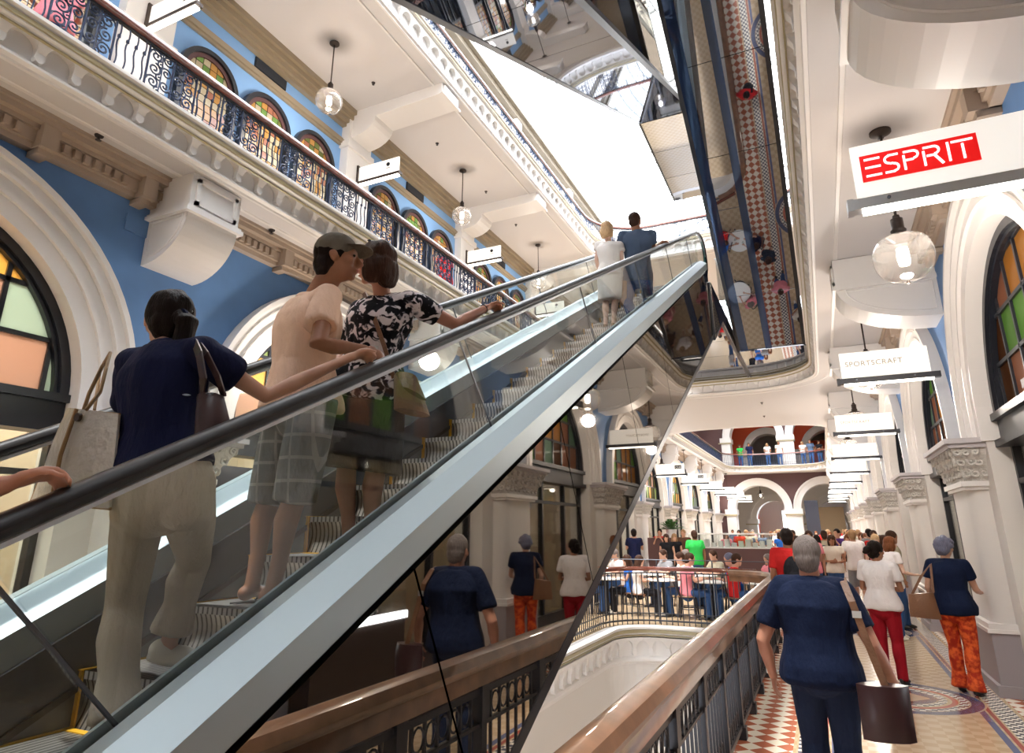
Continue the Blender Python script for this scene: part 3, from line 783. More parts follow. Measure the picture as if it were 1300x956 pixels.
for i in range(15):
    if po is None: po=pst.build('post','iron_black'); po.parent=R; po.location=Vector((0,-.6,0))-R.location; no=pnl.build('panel','iron_black'); no.parent=R; no.location=po.location.copy()
    else:
        a=po.copy(); col.objects.link(a); a.parent=R; a.location=po.location+Vector((0,.92*i,0))
        if i<14: b=no.copy(); col.objects.link(b); b.parent=R; b.location=a.location.copy()

# ---------------------------------------------------------------- pendant globe lamps
def lamp_proto(rod):
    r=thing('pendant_lamp',None,'pendant lamp')
    m=MB(); m.lathe([(.001,0),(.10,0),(.10,-.02),(.05,-.045),(.001,-.05)],(0,0,rod+.46)); m.build('ceiling_rose','bronze',r,smooth=True)
    m=MB(); m.tube([(0,0,.40),(0,0,rod+.44)],.013,8); m.build('rod','bronze',r)
    m=MB(); m.lathe([(.001,.46),(.03,.46),(.035,.43),(.055,.42),(.055,.32),(.07,.30),(.06,.27),(.13,.235),(.135,.215),(.001,.215)],(0,0,0)); m.build('fitter','bronze',r,smooth=True)
    m=MB(); pr=[(.13,.22)]
    for i in range(1,16): t=PI/2-.42-(PI-.45)*i/15*1.0; pr.append((.26*math.cos(t)*1.0+.0,.22*math.sin(t)))
    pr=[(.12,.215),(.19,.205),(.235,.16),(.262,.07),(.262,0),(.245,-.08),(.205,-.15),(.14,-.2),(.06,-.226),(.001,-.23)]
    m.lathe(pr,(0,0,0),32); m.build('globe','globe_glass',r,smooth=True)
    m=MB(); m.lathe([(.001,.12),(.05,.11),(.055,.0),(.045,-.06),(.001,-.075)],(0,0,0),14); m.build('bulb','bulb',r,smooth=True)
    m=MB(); m.lathe([(.001,-.225),(.018,-.23),(.014,-.25),(.001,-.26)],(0,0,0),8); m.build('finial','bronze',r)
    return r
ordn=['first','second','third','fourth','fifth','sixth','seventh','eighth']
lp=lamp_proto(.95)
R_=[(1.0,6.72,4.29)]+[(1.0,6.72+P*i,4.29) for i in range(1,8)]
for i,p in enumerate(R_):
    o=lp if i==0 else copy_tree(lp,p)
    o.location=p; o['group']='pendant lamps of the ground floor corridor, over the shop signs' if i>2 else 'pendant lamps over the signs'
    o['label']='large lit glass globe pendant hanging just below the red and white sign' if i==0 else ['glass globe pendant half hidden behind the second hanging sign','glass globe pendant behind the third hanging sign'][i-1] if i<3 else 'small distant globe pendant among the far hanging signs of the corridor'
    if i<3: del o['group']
    plight('lamp_light',(p[0],p[1],p[2]-.42),80,(1,.90,.80),.12)
for i in range(9):
    p=(-6.05,6.72+P*i,4.29); o=copy_tree(lp,p); o['group']='pendant lamps of the opposite ground floor corridor'; o['label']='globe pendant hanging from a rod over the corridor beyond the escalator'
    plight('lamp_light',(p[0],p[1],p[2]-.42),60,(1,.90,.80),.12)
for i in range(-1,5):
    p=(-7.9,8.25+P*i,9.95); o=copy_tree(lp,p)
    if i in (0,1,2): o['label']=['first-floor glass globe pendant, largest of the three by the blue wall','glass globe pendant on the first floor between the two white ceiling beams','smallest globe pendant on the first floor, left of the climbing couple'][i]; 
    else: o['label']='globe pendant of the first floor gallery'; o['group']='other pendants of the first floor gallery'
    plight('lamp_light',(p[0],p[1],p[2]-.42),60,(1,.90,.80),.12)
for i in range(0,4):
    p=(2.5,8.25+P*i,9.95); o=copy_tree(lp,p); o['label']='globe pendant of the gallery over the shop signs, seen mirrored'; o['group']='pendants of the opposite first floor gallery'
for i in range(3):   # pendants beyond the far gallery
    for z in (4.3,9.9):
        o=copy_tree(lp,(-4.2+2.9*i,54.5,z)); o['label']='tiny globe pendant beyond the white end arches'; o['group']='pendants beyond the end arches'

# ---------------------------------------------------------------- hanging signs
def sign(x0,x1,y,zb,h,label,txt=None,tsize=.1,tmat='taupe_dark',group=None,bar='iron_black',red=None,tx=.16,tz=.22,spacing=1.1,plate=None,wall=1):
    r=thing('hanging_sign',label,'sign',(x0,y,zb),group)
    m=MB(); m.box(x0,x1,y-.012,y+.012,zb,zb+h); m.build('acrylic_panel','acrylic',r)
    m=MB(); m.box(x0-.05,x1+.1,y-.05,y+.05,zb-.075,zb); m.box(x0-.07,x0-.03,y-.055,y+.055,zb-.085,zb+.005); m.build('bar',bar,r)
    m=MB(); m.box(x0+.02,x1+.02,y-.03,y+.03,zb-.10,zb-.075); m.build('tube_light','tube_light',r)
    for q in (x0+.18,x1-.2):
        m=MB(); m.tube([(q,y-.052,zb-.03),(q,y-.06,zb-.03)],.012,8); m.build('bolt','steel_dark',r)
    if red:
        m=MB(); rx0,rx1,rz0,rz1=red; m.box(rx0,rx1,y-.02,y-.012,rz0,rz1); m.build('red_panel','red_sign',r)
    if plate:
        m=MB(); m.box(*plate[:2],y-.02,y-.012,*plate[2:]); m.build('name_plate','black_frame',r)
    if txt: text(r,txt,(x0+tx,y-.0125-(.010 if red or plate else 0),zb+tz),tsize,tmat,(PI/2,0,0),spacing=spacing)
    return r
sg=sign(.48,1.95,4.6,3.97,.42,'large lit hanging sign with the white word ESPRIT on a red field',txt='ESPRIT' if False else None,red=(.53,1.21,4.10,4.30),bar='steel')
# stencil style capitals in white on the red field (three free strokes for the first letter)
m=MB(); Z0,Z1=4.13,4.27; yb0,yb1=4.6-.027,4.6-.02; t=.014
def hb(xa,xb,z): m.box(xa,xb,yb0,yb1,z-t/2,z+t/2)
def vb(x,za,zb): m.box(x-t/2,x+t/2,yb0,yb1,za,zb)
def ab(cx,cz,r,a0,a1,rx=1.0):
    i0=len(m.v); m.arcband(0,0,r-t/2,r+t/2,yb0,yb1,a0,a1,10); m.xf(i0,Matrix(((0,rx,0,cx),(1,0,0,0),(0,0,1,cz),(0,0,0,1))))
zm=(Z0+Z1)/2; q=(Z1-Z0)/4
hb(.555,.65,Z1-t/2); hb(.555,.65,zm); hb(.555,.65,Z0+t/2)
ab(.705,zm+q-t/4,q-t/2,PI/2,1.5*PI); ab(.725,zm-q+t/4,q-t/2,-PI/2,PI/2); hb(.70,.76,Z1-t/2); hb(.705,.725,zm); hb(.67,.73,Z0+t/2)
vb(.79,Z0,Z1-.03); ab(.845,zm+q,q-t/2,-PI/2,PI/2); hb(.79,.845,Z1-t/2); hb(.80,.845,zm)
vb(.905,Z0,Z1-.03); ab(.965,zm+q,q-t/2,-PI/2,PI/2); hb(.905,.965,Z1-t/2); hb(.92,.965,zm)
i0=len(m.v); m.obox((.985,(yb0+yb1)/2,Z0+.033),(.008,.0035,.043),Matrix.Rotation(-.5,3,'Y'))
vb(1.045,Z0,Z1); hb(1.065,1.185,Z1-t/2); vb(1.125,Z0,Z1-.03)
m.build('lettering','white_lit',sg)
sign(.48,1.56,10.0,3.84,.37,'lit hanging sign reading SPORTSCRAFT above the right hand corridor',txt='SPORTSCRAFT',tsize=.10,tx=.06,tz=.17,spacing=1.12)
sign(.48,1.56,15.4,3.80,.36,'lit hanging sign with faint grey lettering, second behind the red and white one',txt='CAMILLA LANE' if False else 'SPORTSCRAFT',tsize=.08,tmat='taupe',tx=.1,tz=.17)
for i in range(7): sign(.48,1.6,20.7+P*i,3.78,.36,'small lit hanging sign far down the right corridor',group='receding lit signs far down the right corridor')
for i in range(7):
    g=sign(-5.85,-4.72,20.7+P*i,3.90,.40,'lit white hanging sign over the left corridor beyond the escalator',group='lit white signs over the left corridor' if i not in (1,2) else None,plate=(-5.1,-4.84,4.1,4.24) if i in (1,2) else None,txt='CUE' if i in (1,2) else None,tx=.78,tz=.22,tsize=.11,tmat='white_paint')
    if i in (1,2): g['label']=['white hanging sign with a small black CUE plate, beside the mirrored escalator edge','second white hanging sign with a small black CUE plate, to the right of the first'][i-1]
for i,y in enumerate((5.2,10.6,15.9,21.3)):
    xw=-9.05; g=thing('gallery_sign',['white light sign on the first floor wall at the top left edge','white light sign on the first floor wall beside the first white pilaster','white light sign on the first floor wall left of the smallest globe pendant','white light sign on the first floor wall, last of the row'][i],'sign',(xw,y,9.65))
    m=MB(); m.box(xw+.05,xw+1.2,y-.015,y+.015,9.68,10.06); m.build('acrylic_panel','acrylic',g)
    m=MB(); m.box(xw+.02,xw+1.25,y-.06,y+.06,9.60,9.66); m.box(xw-.02,xw+.06,y-.06,y+.06,9.55,10.1); m.build('bar','bronze',g)
    m=MB(); m.box(xw+.08,xw+1.2,y-.045,y+.045,9.565,9.60); m.build('tube_light','tube_light',g)
    m=MB(); m.lathe([(.001,0),(.05,0),(.05,.012),(.001,.012)],(0,0,0),12); m.xf(0,Matrix.Translation((xw+.9,y-.016,9.93))@Matrix.Rotation(PI/2,4,'X')); m.box(xw+.85,xw+.95,y-.02,y-.015,9.83,9.845); m.build('emblem','black_frame',g)
# second floor lights high on the wall
for i in range(4):
    g=thing('wall_light','small white wall light under the glass roof on the second floor','wall light',(-9.1,12.5+P*i,15.6),'wall lights under the glass roof')
    m=MB(); m.box(-9.2,-8.1,12.3+P*i,12.7+P*i,15.5,15.75); m.build('housing','white_metal',g); m=MB(); m.box(-9.1,-8.2,12.35+P*i,12.65+P*i,15.46,15.5); m.build('diffuser','steel',g)
# ceiling detectors
def det(x,y,z,lab,g=None):
    m=MB(); m.lathe([(.001,0),(.045,0),(.04,-.015),(.012,-.02),(.012,-.05),(.03,-.055),(.001,-.06)],(x,y,z),12)
    return m.build('ceiling_sprinkler','sensor',None,True,lab,'sprinkler',g)
for px,py in ((126,172),(345,292)):
    p=at(px,py,z=ZC); det(p.x,p.y,ZC,'small dark sprinkler on the lower white ceiling, %s the large corbel'%('left of' if px<200 else 'right of'))
for px,py in ((474,105),(555,182),(617,243),(655,285)):
    p=at(px,py,z=ZC1); det(p.x,p.y,ZC1,'tiny sprinkler head on the first floor ceiling','sprinklers on the first floor ceiling')
for px,py in ((1117,170),(1103,373),(967,511),(970,528)):
    p=at(px,py,z=ZC); det(p.x,p.y,ZC,{1117:'dark sprinkler on the ceiling above the red and white sign',1103:'small sprinkler beside the rod of the pendant under the second sign'}.get(px,'tiny sprinkler on the underside of the bridge'),None if px>1000 else 'sprinklers under the bridge')
m=MB(); m.box(XL-.0,XL+.02,4.0,4.28,5.0,5.2); g=m.build('wall_grille','blue_paint',None,False,'small square grille painted blue on the wall above the first arch','grille')
g.location=(0,0,0)
# black hoarding with DAVID lettering, left shopfront
g=thing('shop_hoarding','black shopfront panel lettered DAVID behind the escalator glass','panel',(XL+.06,6.0,0))
m=MB(); m.box(XL+.02,XL+.10,5.35,8.4,0,2.55); m.build('panel','dark_panel',g)
text(g,'DAVID',(XL+.105,5.98,1.98),.26,'white_paint',(PI/2,0,PI/2))
g=thing('shop_notice','small white notice board lettered NCE beside the brown shoulder bag','notice',(XL+.1,9.4,2.4))
a=at(548,510,x=XL+.12); m=MB(); m.box(XL+.08,XL+.12,a.y-.9,a.y+.25,a.z-.25,a.z+.32); m.build('board','white_paint',g)
text(g,'NCE',(XL+.125,a.y-.35,a.z-.12),.2,'black_frame',(PI/2,0,PI/2))

# ---------------------------------------------------------------- shop contents
def rack():
    r=thing('clothes_rack','clothes rail with hanging garments inside a ground floor shop','clothes rail',(0,0,0),'clothes rails inside the shops')
    m=MB(); m.tube([(0,-.9,0),(0,-.9,1.5),(0,.9,1.5),(0,.9,0)],.018,6); m.tube([(-.25,-.9,.02),(.25,-.9,.02)],.02,6); m.tube([(-.25,.9,.02),(.25,.9,.02)],.02,6); m.build('rail','steel',r)
    rnd=random.Random(5)
    for i in range(11):
        y=-.75+.15*i; h=rnd.uniform(.7,1.1); w=.2
        m=MB(); m.ext([(-w*.9,1.38),(-.04,1.44),(.04,1.44),(w*.9,1.38),(w*1.1,1.44-h),(-w*1.1,1.44-h)],'y',y-.03,y+.03); m.build('garment',rnd.choice(['cl_red','cl_navy','cl_white','cl_tan','cl_black','cl_orange','cl_grey']),r)
    return r
# ================================================================ escalators
T=.507
def escalator(name_label,xc,w,a,y0,y1,zend0,zend1,sign=1,detail=True,group=None,side_mat='mirror_side'):
    """inclined body between y0 and y1; step-nosing line z=a+sign*T*y. xc centre, w overall width."""
    xl,xr=xc-w/2,xc+w/2
    R=thing('escalator',name_label,'escalator',(xc,(y0+y1)/2,a+sign*T*(y0+y1)/2-.9),group)
    zz=lambda y,d=0:a+sign*T*y+d
    def slabp(mb,x0,x1,d0,d1,ya=y0,yb=y1):
        mb.ext([(ya,zz(ya,d0)),(yb,zz(yb,d0)),(yb,zz(yb,d1)),(ya,zz(ya,d1))],'x',x0,x1)
    # cladding : mirror panels on the sides and soffit with thin joints
    L=1.75; n=max(1,int(round((y1-y0)/L))); sk=.45
    for side,(xa,xb) in (('right',(xr-.03,xr)),('left',(xl,xl+.03))):
        m=MB()
        for i in range(n):
            ya=y0+(y1-y0)*i/n+.006; yb=y0+(y1-y0)*(i+1)/n-.006
            # joint lines run square to the incline
            m.ext([(ya+(0 if i==0 else sk),zz(ya+(0 if i==0 else sk),-1.10)),(yb+(sk if i<n-1 else 0),zz(yb+(sk if i<n-1 else 0),-1.10)),(yb-(sk*.3 if i<n-1 else 0),zz(yb-(sk*.3 if i<n-1 else 0),.24)),(ya-(0 if i==0 else sk*.3),zz(ya-(0 if i==0 else sk*.3),.24))],'x',xa,xb)
        m.build('mirror_side',side_mat,R)
    m=MB()
    for i in range(n):
        ya=y0+(y1-y0)*i/n+.006; yb=y0+(y1-y0)*(i+1)/n-.006
        m.ext([(ya,zz(ya,-1.16)),(yb,zz(yb,-1.16)),(yb,zz(yb,-1.13)),(ya,zz(ya,-1.13))],'x',xl+.08,xr-.08)
    m.build('mirror_soffit','mirror_soffit',R)
    m=MB(); slabp(m,xl+.03,xr-.03,-1.12,-.32); m.build('truss_core','black_frame',R)
    m=MB()
    for x0,x1 in ((xl-.004,xl+.08),(xr-.08,xr+.004)): slabp(m,x0,x1,-1.17,-1.09)
    m.build('edge_strip','black_frame',R)
    if sign<0:
        m=MB(); slabp(m,xc-.13,xc+.02,-1.175,-1.16); m.build('soffit_strip','mirror_blue',R)
        m=MB(); slabp(m,xl+.07,xl+.25,-1.175,-1.16); m.build('soffit_strip','mirror_blue',R)
    # decks
    for sg,x0 in ((1,xr),(-1,xl)):
        m=MB(); pr=[(0,.27),(0,.40),(-.10,.47),(-.155,.47),(-.155,.27)]
        vs=[]
        for y in (y0,y1):
            for u,d in pr: vs.append((x0+sg*u,y,zz(y,d)))
        q=len(pr); m.add(vs,[tuple(range(q)),tuple(range(q,2*q))[::-1]]+[(i,(i+1)%q,q+(i+1)%q,q+i) for i in range(q)]); m.build('outer_deck','steel_blue',R)
        m=MB(); xs=sorted((x0-sg*.155,x0-sg*.175)); slabp(m,xs[0],xs[1],.27,.455); xs=sorted((x0-sg*.155,x0-sg*.17)); m.build('glazing_channel','black_frame',R)
        m=MB(); x1=x0-sg*.19; x2=x0-sg*.33
        pr=[(x1,.44),(x1,.48),(x2,.40),(x2,.27),(x1,.27)]; vs=[(x,y,zz(y,d)) for y in (y0,y1) for x,d in pr]
        m.add(vs,[tuple(range(5)),tuple(range(5,10))[::-1]]+[(i,(i+1)%5,5+(i+1)%5,5+i) for i in range(5)]); m.build('inner_deck','steel_blue',R)
        m=MB(); xs=sorted((x2,x2-sg*.02)); slabp(m,xs[0],xs[1],-.12,.27); m.build('skirt','steel_dark',R)
        m=MB(); xs=sorted((x2-sg*.02,x2-sg*.032)); slabp(m,xs[0],xs[1],.02,.05); m.build('brush_strip','iron_black',R)
    if not detail: 
        pass
    # glass
    gx=[xr-.165,xl+.165]; gl=2.05
    for x in gx:
        y=y0+.1; j=0
        while y<y1-.05:
            yb=min(y+gl-.012,y1); k1=.48; 
            sk2=.42
            ya_t=y-(sk2 if j else 0); yb_t=yb-(sk2 if yb<y1-.01 else 0)
            m=MB(); m.ext([(y,zz(y,.40)),(yb,zz(yb,.40)),(yb_t,zz(yb_t,1.08)),(ya_t,zz(ya_t,1.08))],'x',x-.006,x+.006); m.build('glass_panel','escalator_glass',R)
            if j:
                m=MB(); m.tube([(x,y-.004,zz(y,.41)),(x,ya_t-.004,zz(ya_t,1.06))],.0065,5); m.build('glass_joint','steel_dark',R)
            y+=gl; j+=1
        # handrail following incline, then level newel at the upper end
        ytop=y1 if sign>0 else y0
        pts=[Vector((x,y0,zz(y0,1.12))),Vector((x,y1,zz(y1,1.12)))]
        zt=zz(ytop,1.12)
        if sign>0:
            ext_=[Vector((x,y1+.35,zt+.12)),Vector((x,y1+.8,zt+.2))]+[Vector((x,y1+.8+.42*math.sin(t),zt+.2-.42+.42*math.cos(t))) for t in (.4,.8,1.2,1.6,2.0,2.5,3.0)]
            pts+=ext_
        m=MB(); m.tube(pts,.041,10,sq=.72); m.build('handrail','rubber',R,smooth=True)
        m=MB(); m.tube([p-Vector((0,0,.035)) for p in pts],.016,6); m.build('handrail_guide','steel',R)
        if sign>0 and detail:
            m=MB(); out=[(y1-.25,zz(y1-.25,.42)),(y1+.9,zz(y1,.42)),(y1+1.15,zt-.3),(y1+1.1,zt-.02),(y1+.8,zt+.17),(y1+.3,zt+.08),(y1-.25,zz(y1-.25,1.08))]
            m.ext(out,'x',x-.006,x+.006); m.build('glass_panel','escalator_glass',R)
            m=MB(); m.tube([Vector((x,p[0],p[1])) for p in out[1:5]],.008,5); m.build('glass_edge','teal_glass_edge',R)
    if detail:
        # steps : one mesh, copied
        xs0,xs1=xl+.35,xr-.35; cx=(xs0+xs1)/2; hw=(xs1-xs0)/2
        st=MB(); st.mi=0; st.box(-hw,hw,.012,.42,-.03,0)
        pr=[(.012,0)]+[(.012+.035*math.sin(PI*i/8),-.205*i/8) for i in range(1,9)]; pr+=[(.09,-.205),(.09,0)]
        st.ext([(u,v) for u,v in pr],'x',-hw,hw)
        st.mi=1; st.box(-hw,-hw+.022,.0,.41,-.001,.004); st.box(hw-.022,hw,.0,.41,-.001,.004); st.box(-hw,hw,.37,.40,-.001,.004)
        st.box(-hw,-hw+.022,.006,.014,-.2,0); st.box(hw-.022,hw,.006,.014,-.2,0)
        y=y0; rise=T*.4; k=0; so=None
        yb=-.2-.4*2
        while yb+.4*k<y1:
            yy=yb+.4*k; zt=a+.1+T*yy
            if yy>=y0-.05:
                if so is None: so=st.build('step',['step_metal','yellow']); so.parent=R; o=so
                else: o=so.copy(); col.objects.link(o); o.parent=R
                o.location=Vector((cx,yy,zt))-R.location
            k+=1
    return R
AE=.36    # nosing line intercept of the lower escalator
E1=escalator('escalator with riders and glass balustrades rising from lower left to upper right',-2.3,1.6,AE-.11,-.9,12.35,0,ZF1)
# upper escalator descending away on the right, seen from below
E2=escalator('dark mirror-clad escalator overhead whose underside reflects the mosaic floor and tables',-.66,1.58,14.5+1.16,-2,16.5,0,0,sign=-1,detail=False)
# third one, high above the first
E3=escalator('high mirrored escalator at the top centre whose underside reflects the blue gallery and pendants',-2.3,1.35,4.5+1.16,-4,13.7,0,0,sign=1,detail=False)
# landings in mirror
def landing(label,x0,x1,y0,y1,z0,z1,wedge=0):
    R=thing('escalator_landing',label,'landing',((x0+x1)/2,(y0+y1)/2,z0))
    prof=[(y0,z0-wedge*T),(y0+wedge,z0),(y1,z0),(y1,z1),(y0,z1)] if wedge else [(y0,z0),(y1,z0),(y1,z1),(y0,z1)]
    m=MB(); m.ext([(y,z+(.03 if z<z1 else 0)) for y,z in prof],'x',x0,x1); m.build('deck','black_frame',R)
    m=MB(); ya=y0+wedge
    if wedge: m.ext([(y0,z0-wedge*T),(ya,z0),(ya,z0+.03),(y0,z0-wedge*T+.03)],'x',x0+.05,x1-.05)
    n=max(1,int((y1-ya)/1.4))
    for i in range(n): m.box(x0+.05,x1-.05,ya+(y1-ya)*i/n+.006,ya+(y1-ya)*(i+1)/n-.006,z0,z0+.03)
    m.build('mirror_soffit','mirror_soffit',R)
    m=MB()
    for a,b in ((x1-.05,x1+.004),(x0-.004,x0+.05)):
        if wedge: m.ext([(y0,z0-wedge*T-.01),(ya,z0-.01),(ya,z0+.05),(y0,z0-wedge*T+.05)],'x',a,b)
        m.box(a,b,ya,y1,z0-.01,z0+.05)
    m.build('edge_strip','black_frame',R)
    m=MB(); m.ext([(y,z+(.05 if z<z1 else 0)) for y,z in prof],'x',x1,x1+.012); m.build('mirror_side','mirror_side',R)
    m=MB(); m.box(x0,x1,y0,y1,z1,z1+.02); m.build('floor_plate','steel',R); return R
ld=landing('mirrored landing where the riders step off the escalator',-3.1,-1.47,12.36,19.55,6.10,6.5,wedge=1.55)
landing('mirrored landing under the overhead escalator, reflecting people in the hall',-1.45,.13,16.52,19.55,6.10,6.5)
landing('mirrored landing high under the glass roof at the end of the top escalator',-2.97,-1.63,13.72,18.0,11.45,ZF2)
# glass balustrade beside landing
g=thing('glass_balustrade','clear glass balustrade with green edges beside the top of the escalator','balustrade',(-1.5,14,ZF1))
for i in range(4):
    y=13.9+1.45*i
    m=MB(); m.box(-1.50,-1.488,y,y+1.42,6.52,7.6); m.build('glass_panel','escalator_glass',g)
    m=MB(); m.box(-1.502,-1.486,y+1.42,y+1.43,6.52,7.6); m.build('glass_edge','teal_glass_edge',g)
m=MB(); m.tube([(-1.494,13.9,7.62),(-1.494,19.7,7.62)],.02,8); m.build('top_rail','steel',g)
# ================================================================ people
def Q(px,py,Y): return at(px,py,y=Y)
def W(px,Y,z):
    """point at depth Y and height z on the vertical plane of a sight line"""
    dz=z-CZ; k=px-CXP
    X=(k*(Y*FW.y+dz*FW.z)-F*Y*RT.y)/(F*RT.x-k*FW.x); return Vector((X,Y,z))
V=Vector
def cloth(name,c,rough=.85,pattern=None,c2=None,scale=20,bump=.5):
    m,nt,b=newmat(name); N=nt.nodes.new; L=nt.links.new
    b.inputs['Roughness'].default_value=rough; b.inputs['Base Color'].default_value=(*c,1)
    b.inputs['Specular IOR Level'].default_value=.2
    tc=N('ShaderNodeTexCoord'); n=N('ShaderNodeTexNoise'); n.inputs['Scale'].default_value=9; n.inputs['Detail'].default_value=5
    mp=N('ShaderNodeMapping'); mp.inputs['Scale'].default_value=(1.6,1.6,.7); L(tc.outputs['Object'],mp.inputs[0]); L(mp.outputs[0],n.inputs['Vector'])
    bp=N('ShaderNodeBump'); bp.inputs['Strength'].default_value=bump; bp.inputs['Distance'].default_value=.05; L(n.outputs['Fac'],bp.inputs['Height']); L(bp.outputs[0],b.inputs['Normal'])
    if pattern=='floral':
        v=N('ShaderNodeTexNoise'); v.inputs['Scale'].default_value=15; v.inputs['Detail'].default_value=2; v.inputs['Distortion'].default_value=1.2; L(tc.outputs['Object'],v.inputs['Vector'])
        r=N('ShaderNodeValToRGB'); r.color_ramp.interpolation='LINEAR'
        e=r.color_ramp.elements; e[0].position=.50; e[0].color=(.008,.008,.012,1); e[1].position=.56; e[1].color=(.78,.73,.76,1)
        x=e.new(.525); x.color=(.16,.15,.18,1); L(v.outputs['Fac'],r.inputs['Fac']); L(r.outputs[0],b.inputs['Base Color'])
    if pattern=='plaid':
        sp=N('ShaderNodeSeparateXYZ'); L(tc.outputs['Object'],sp.inputs[0]); outs=[]
        for ax,fr in (('X',75),('Z',60),('Y',75)):
            mu=N('ShaderNodeMath'); mu.operation='MULTIPLY'; mu.inputs[1].default_value=fr; L(sp.outputs[ax],mu.inputs[0])
            s_=N('ShaderNodeMath'); s_.operation='SINE'; L(mu.outputs[0],s_.inputs[0]); g=N('ShaderNodeMath'); g.operation='GREATER_THAN'; g.inputs[1].default_value=.93 if ax!='Z' else .9; L(s_.outputs[0],g.inputs[0]); outs.append(g.outputs[0])
        a=N('ShaderNodeMath'); a.operation='MAXIMUM'; L(outs[0],a.inputs[0]); L(outs[1],a.inputs[1]); a2=N('ShaderNodeMath'); a2.operation='MULTIPLY'; a2.inputs[1].default_value=.55; L(a.outputs[0],a2.inputs[0])
        mx=N('ShaderNodeMix'); mx.data_type='RGBA'; mx.inputs[6].default_value=(*c,1); mx.inputs[7].default_value=(*c2,1); L(a2.outputs[0],mx.inputs[0]); L(mx.outputs[2],b.inputs['Base Color'])
    if pattern=='mottle':
        v=N('ShaderNodeTexNoise'); v.inputs['Scale'].default_value=scale; v.inputs['Detail'].default_value=3; L(tc.outputs['Object'],v.inputs['Vector'])
        r=N('ShaderNodeValToRGB'); e=r.color_ramp.elements; e[0].position=.42; e[0].color=(*c,1); e[1].position=.58; e[1].color=(*c2,1); L(v.outputs['Fac'],r.inputs['Fac']); L(r.outputs[0],b.inputs['Base Color'])
    return m
def skinm(name,c):
    m,nt,b=newmat(name); b.inputs['Base Color'].default_value=(*c,1); b.inputs['Roughness'].default_value=.48
    b.inputs['Subsurface Weight'].default_value=.0
    tc=nt.nodes.new('ShaderNodeTexCoord'); n=nt.nodes.new('ShaderNodeTexNoise'); n.inputs['Scale'].default_value=6; nt.links.new(tc.outputs['Object'],n.inputs['Vector'])
    r=nt.nodes.new('ShaderNodeValToRGB'); r.color_ramp.elements[0].color=(c[0]*.85,c[1]*.75,c[2]*.72,1); r.color_ramp.elements[1].color=(min(1,c[0]*1.08),c[1]*1.05,c[2]*1.02,1)
    r.color_ramp.elements[0].position=.3;r.color_ramp.elements[1].position=.7
    nt.links.new(n.outputs['Fac'],r.inputs['Fac']); nt.links.new(r.outputs[0],b.inputs['Base Color'])
def hairm(name,c,rough=.5):
    m,nt,b=newmat(name); b.inputs['Base Color'].default_value=(*c,1); b.inputs['Roughness'].default_value=rough; b.inputs['Specular IOR Level'].default_value=.12
    tc=nt.nodes.new('ShaderNodeTexCoord'); mp=nt.nodes.new('ShaderNodeMapping'); mp.inputs['Scale'].default_value=(90,90,9); n=nt.nodes.new('ShaderNodeTexNoise'); n.inputs['Scale'].default_value=1.5
    nt.links.new(tc.outputs['Object'],mp.inputs[0]); nt.links.new(mp.outputs[0],n.inputs['Vector'])
    bp=nt.nodes.new('ShaderNodeBump'); bp.inputs['Strength'].default_value=.6; bp.inputs['Distance'].default_value=.01; nt.links.new(n.outputs['Fac'],bp.inputs['Height']); nt.links.new(bp.outputs[0],b.inputs['Normal'])
    r=nt.nodes.new('ShaderNodeValToRGB'); r.color_ramp.elements[0].color=(c[0]*.5,c[1]*.5,c[2]*.5,1); r.color_ramp.elements[1].color=(min(1,c[0]*1.7),min(1,c[1]*1.6),min(1,c[2]*1.6),1)
    nt.links.new(n.outputs['Fac'],r.inputs['Fac']); nt.links.new(r.outputs[0],b.inputs['Base Color'])
skinm('skin_light',(.60,.36,.26)); skinm('skin_tan',(.34,.165,.095)); skinm('skin_rose',(.52,.26,.18)); skinm('skin_pale',(.78,.55,.45))
hairm('hair_black',(.010,.006,.005)); hairm('hair_brown',(.045,.022,.014)); hairm('hair_blond',(.62,.42,.24)); hairm('hair_grey',(.17,.15,.14)); hairm('hair_slate',(.13,.14,.20),.5); hairm('hair_red',(.16,.06,.025)); hairm('hair_fair',(.30,.19,.10))
for n,c in dict(cl_navy=(.006,.009,.042),cl_navy2=(.004,.010,.036),cl_peach=(.95,.66,.49),cl_beige=(.50,.43,.34),cl_white=(.80,.76,.76),cl_cream=(.72,.66,.56),cl_red=(.55,.02,.02),cl_crimson=(.32,.008,.018),cl_black=(.012,.012,.016),cl_grey=(.25,.25,.27),cl_slate=(.075,.11,.18),
  cl_denim=(.035,.085,.22),cl_darkdenim=(.015,.025,.06),cl_tan=(.42,.30,.18),cl_orange=(.7,.2,.04),cl_green=(.03,.45,.08),cl_purple=(.09,.04,.2),cl_blue=(.03,.16,.62),cl_pink=(.75,.25,.30),cl_brown=(.10,.05,.03),cl_whitedress=(.88,.83,.80),cl_khaki=(.40,.36,.27),cl_teal=(.03,.25,.28),cl_darktee=(.02,.03,.05)).items(): cloth(n,c)
cloth('cl_floral',(.5,.5,.5),pattern='floral'); cloth('cl_plaid',(.17,.18,.18),pattern='plaid',c2=(.5,.5,.48)); cloth('cl_orangeprint',(.42,.035,.015),pattern='mottle',c2=(.75,.13,.03),scale=16); cloth('cl_skirt',(.035,.03,.03)); cloth('cl_cap',(.16,.14,.11))
cloth('cl_print',(.12,.07,.05),pattern='mottle',c2=(.5,.42,.33),scale=30)
pm('leather_brown',(.20,.095,.05),.4,bump=.3,bscale=60); pm('leather_dark',(.035,.012,.014),.35); pm('leather_tan',(.33,.20,.11),.5,bump=.4,bscale=50,var=.2)
pm('tote_silver',(.52,.48,.43),.3,metal=.35,bump=.5,bscale=30); pm('shoe_white',(.75,.72,.65),.5); pm('shoe_black',(.015,.015,.015),.5); pm('eye',(.02,.015,.01),.2); pm('lip',(.45,.15,.12),.5)
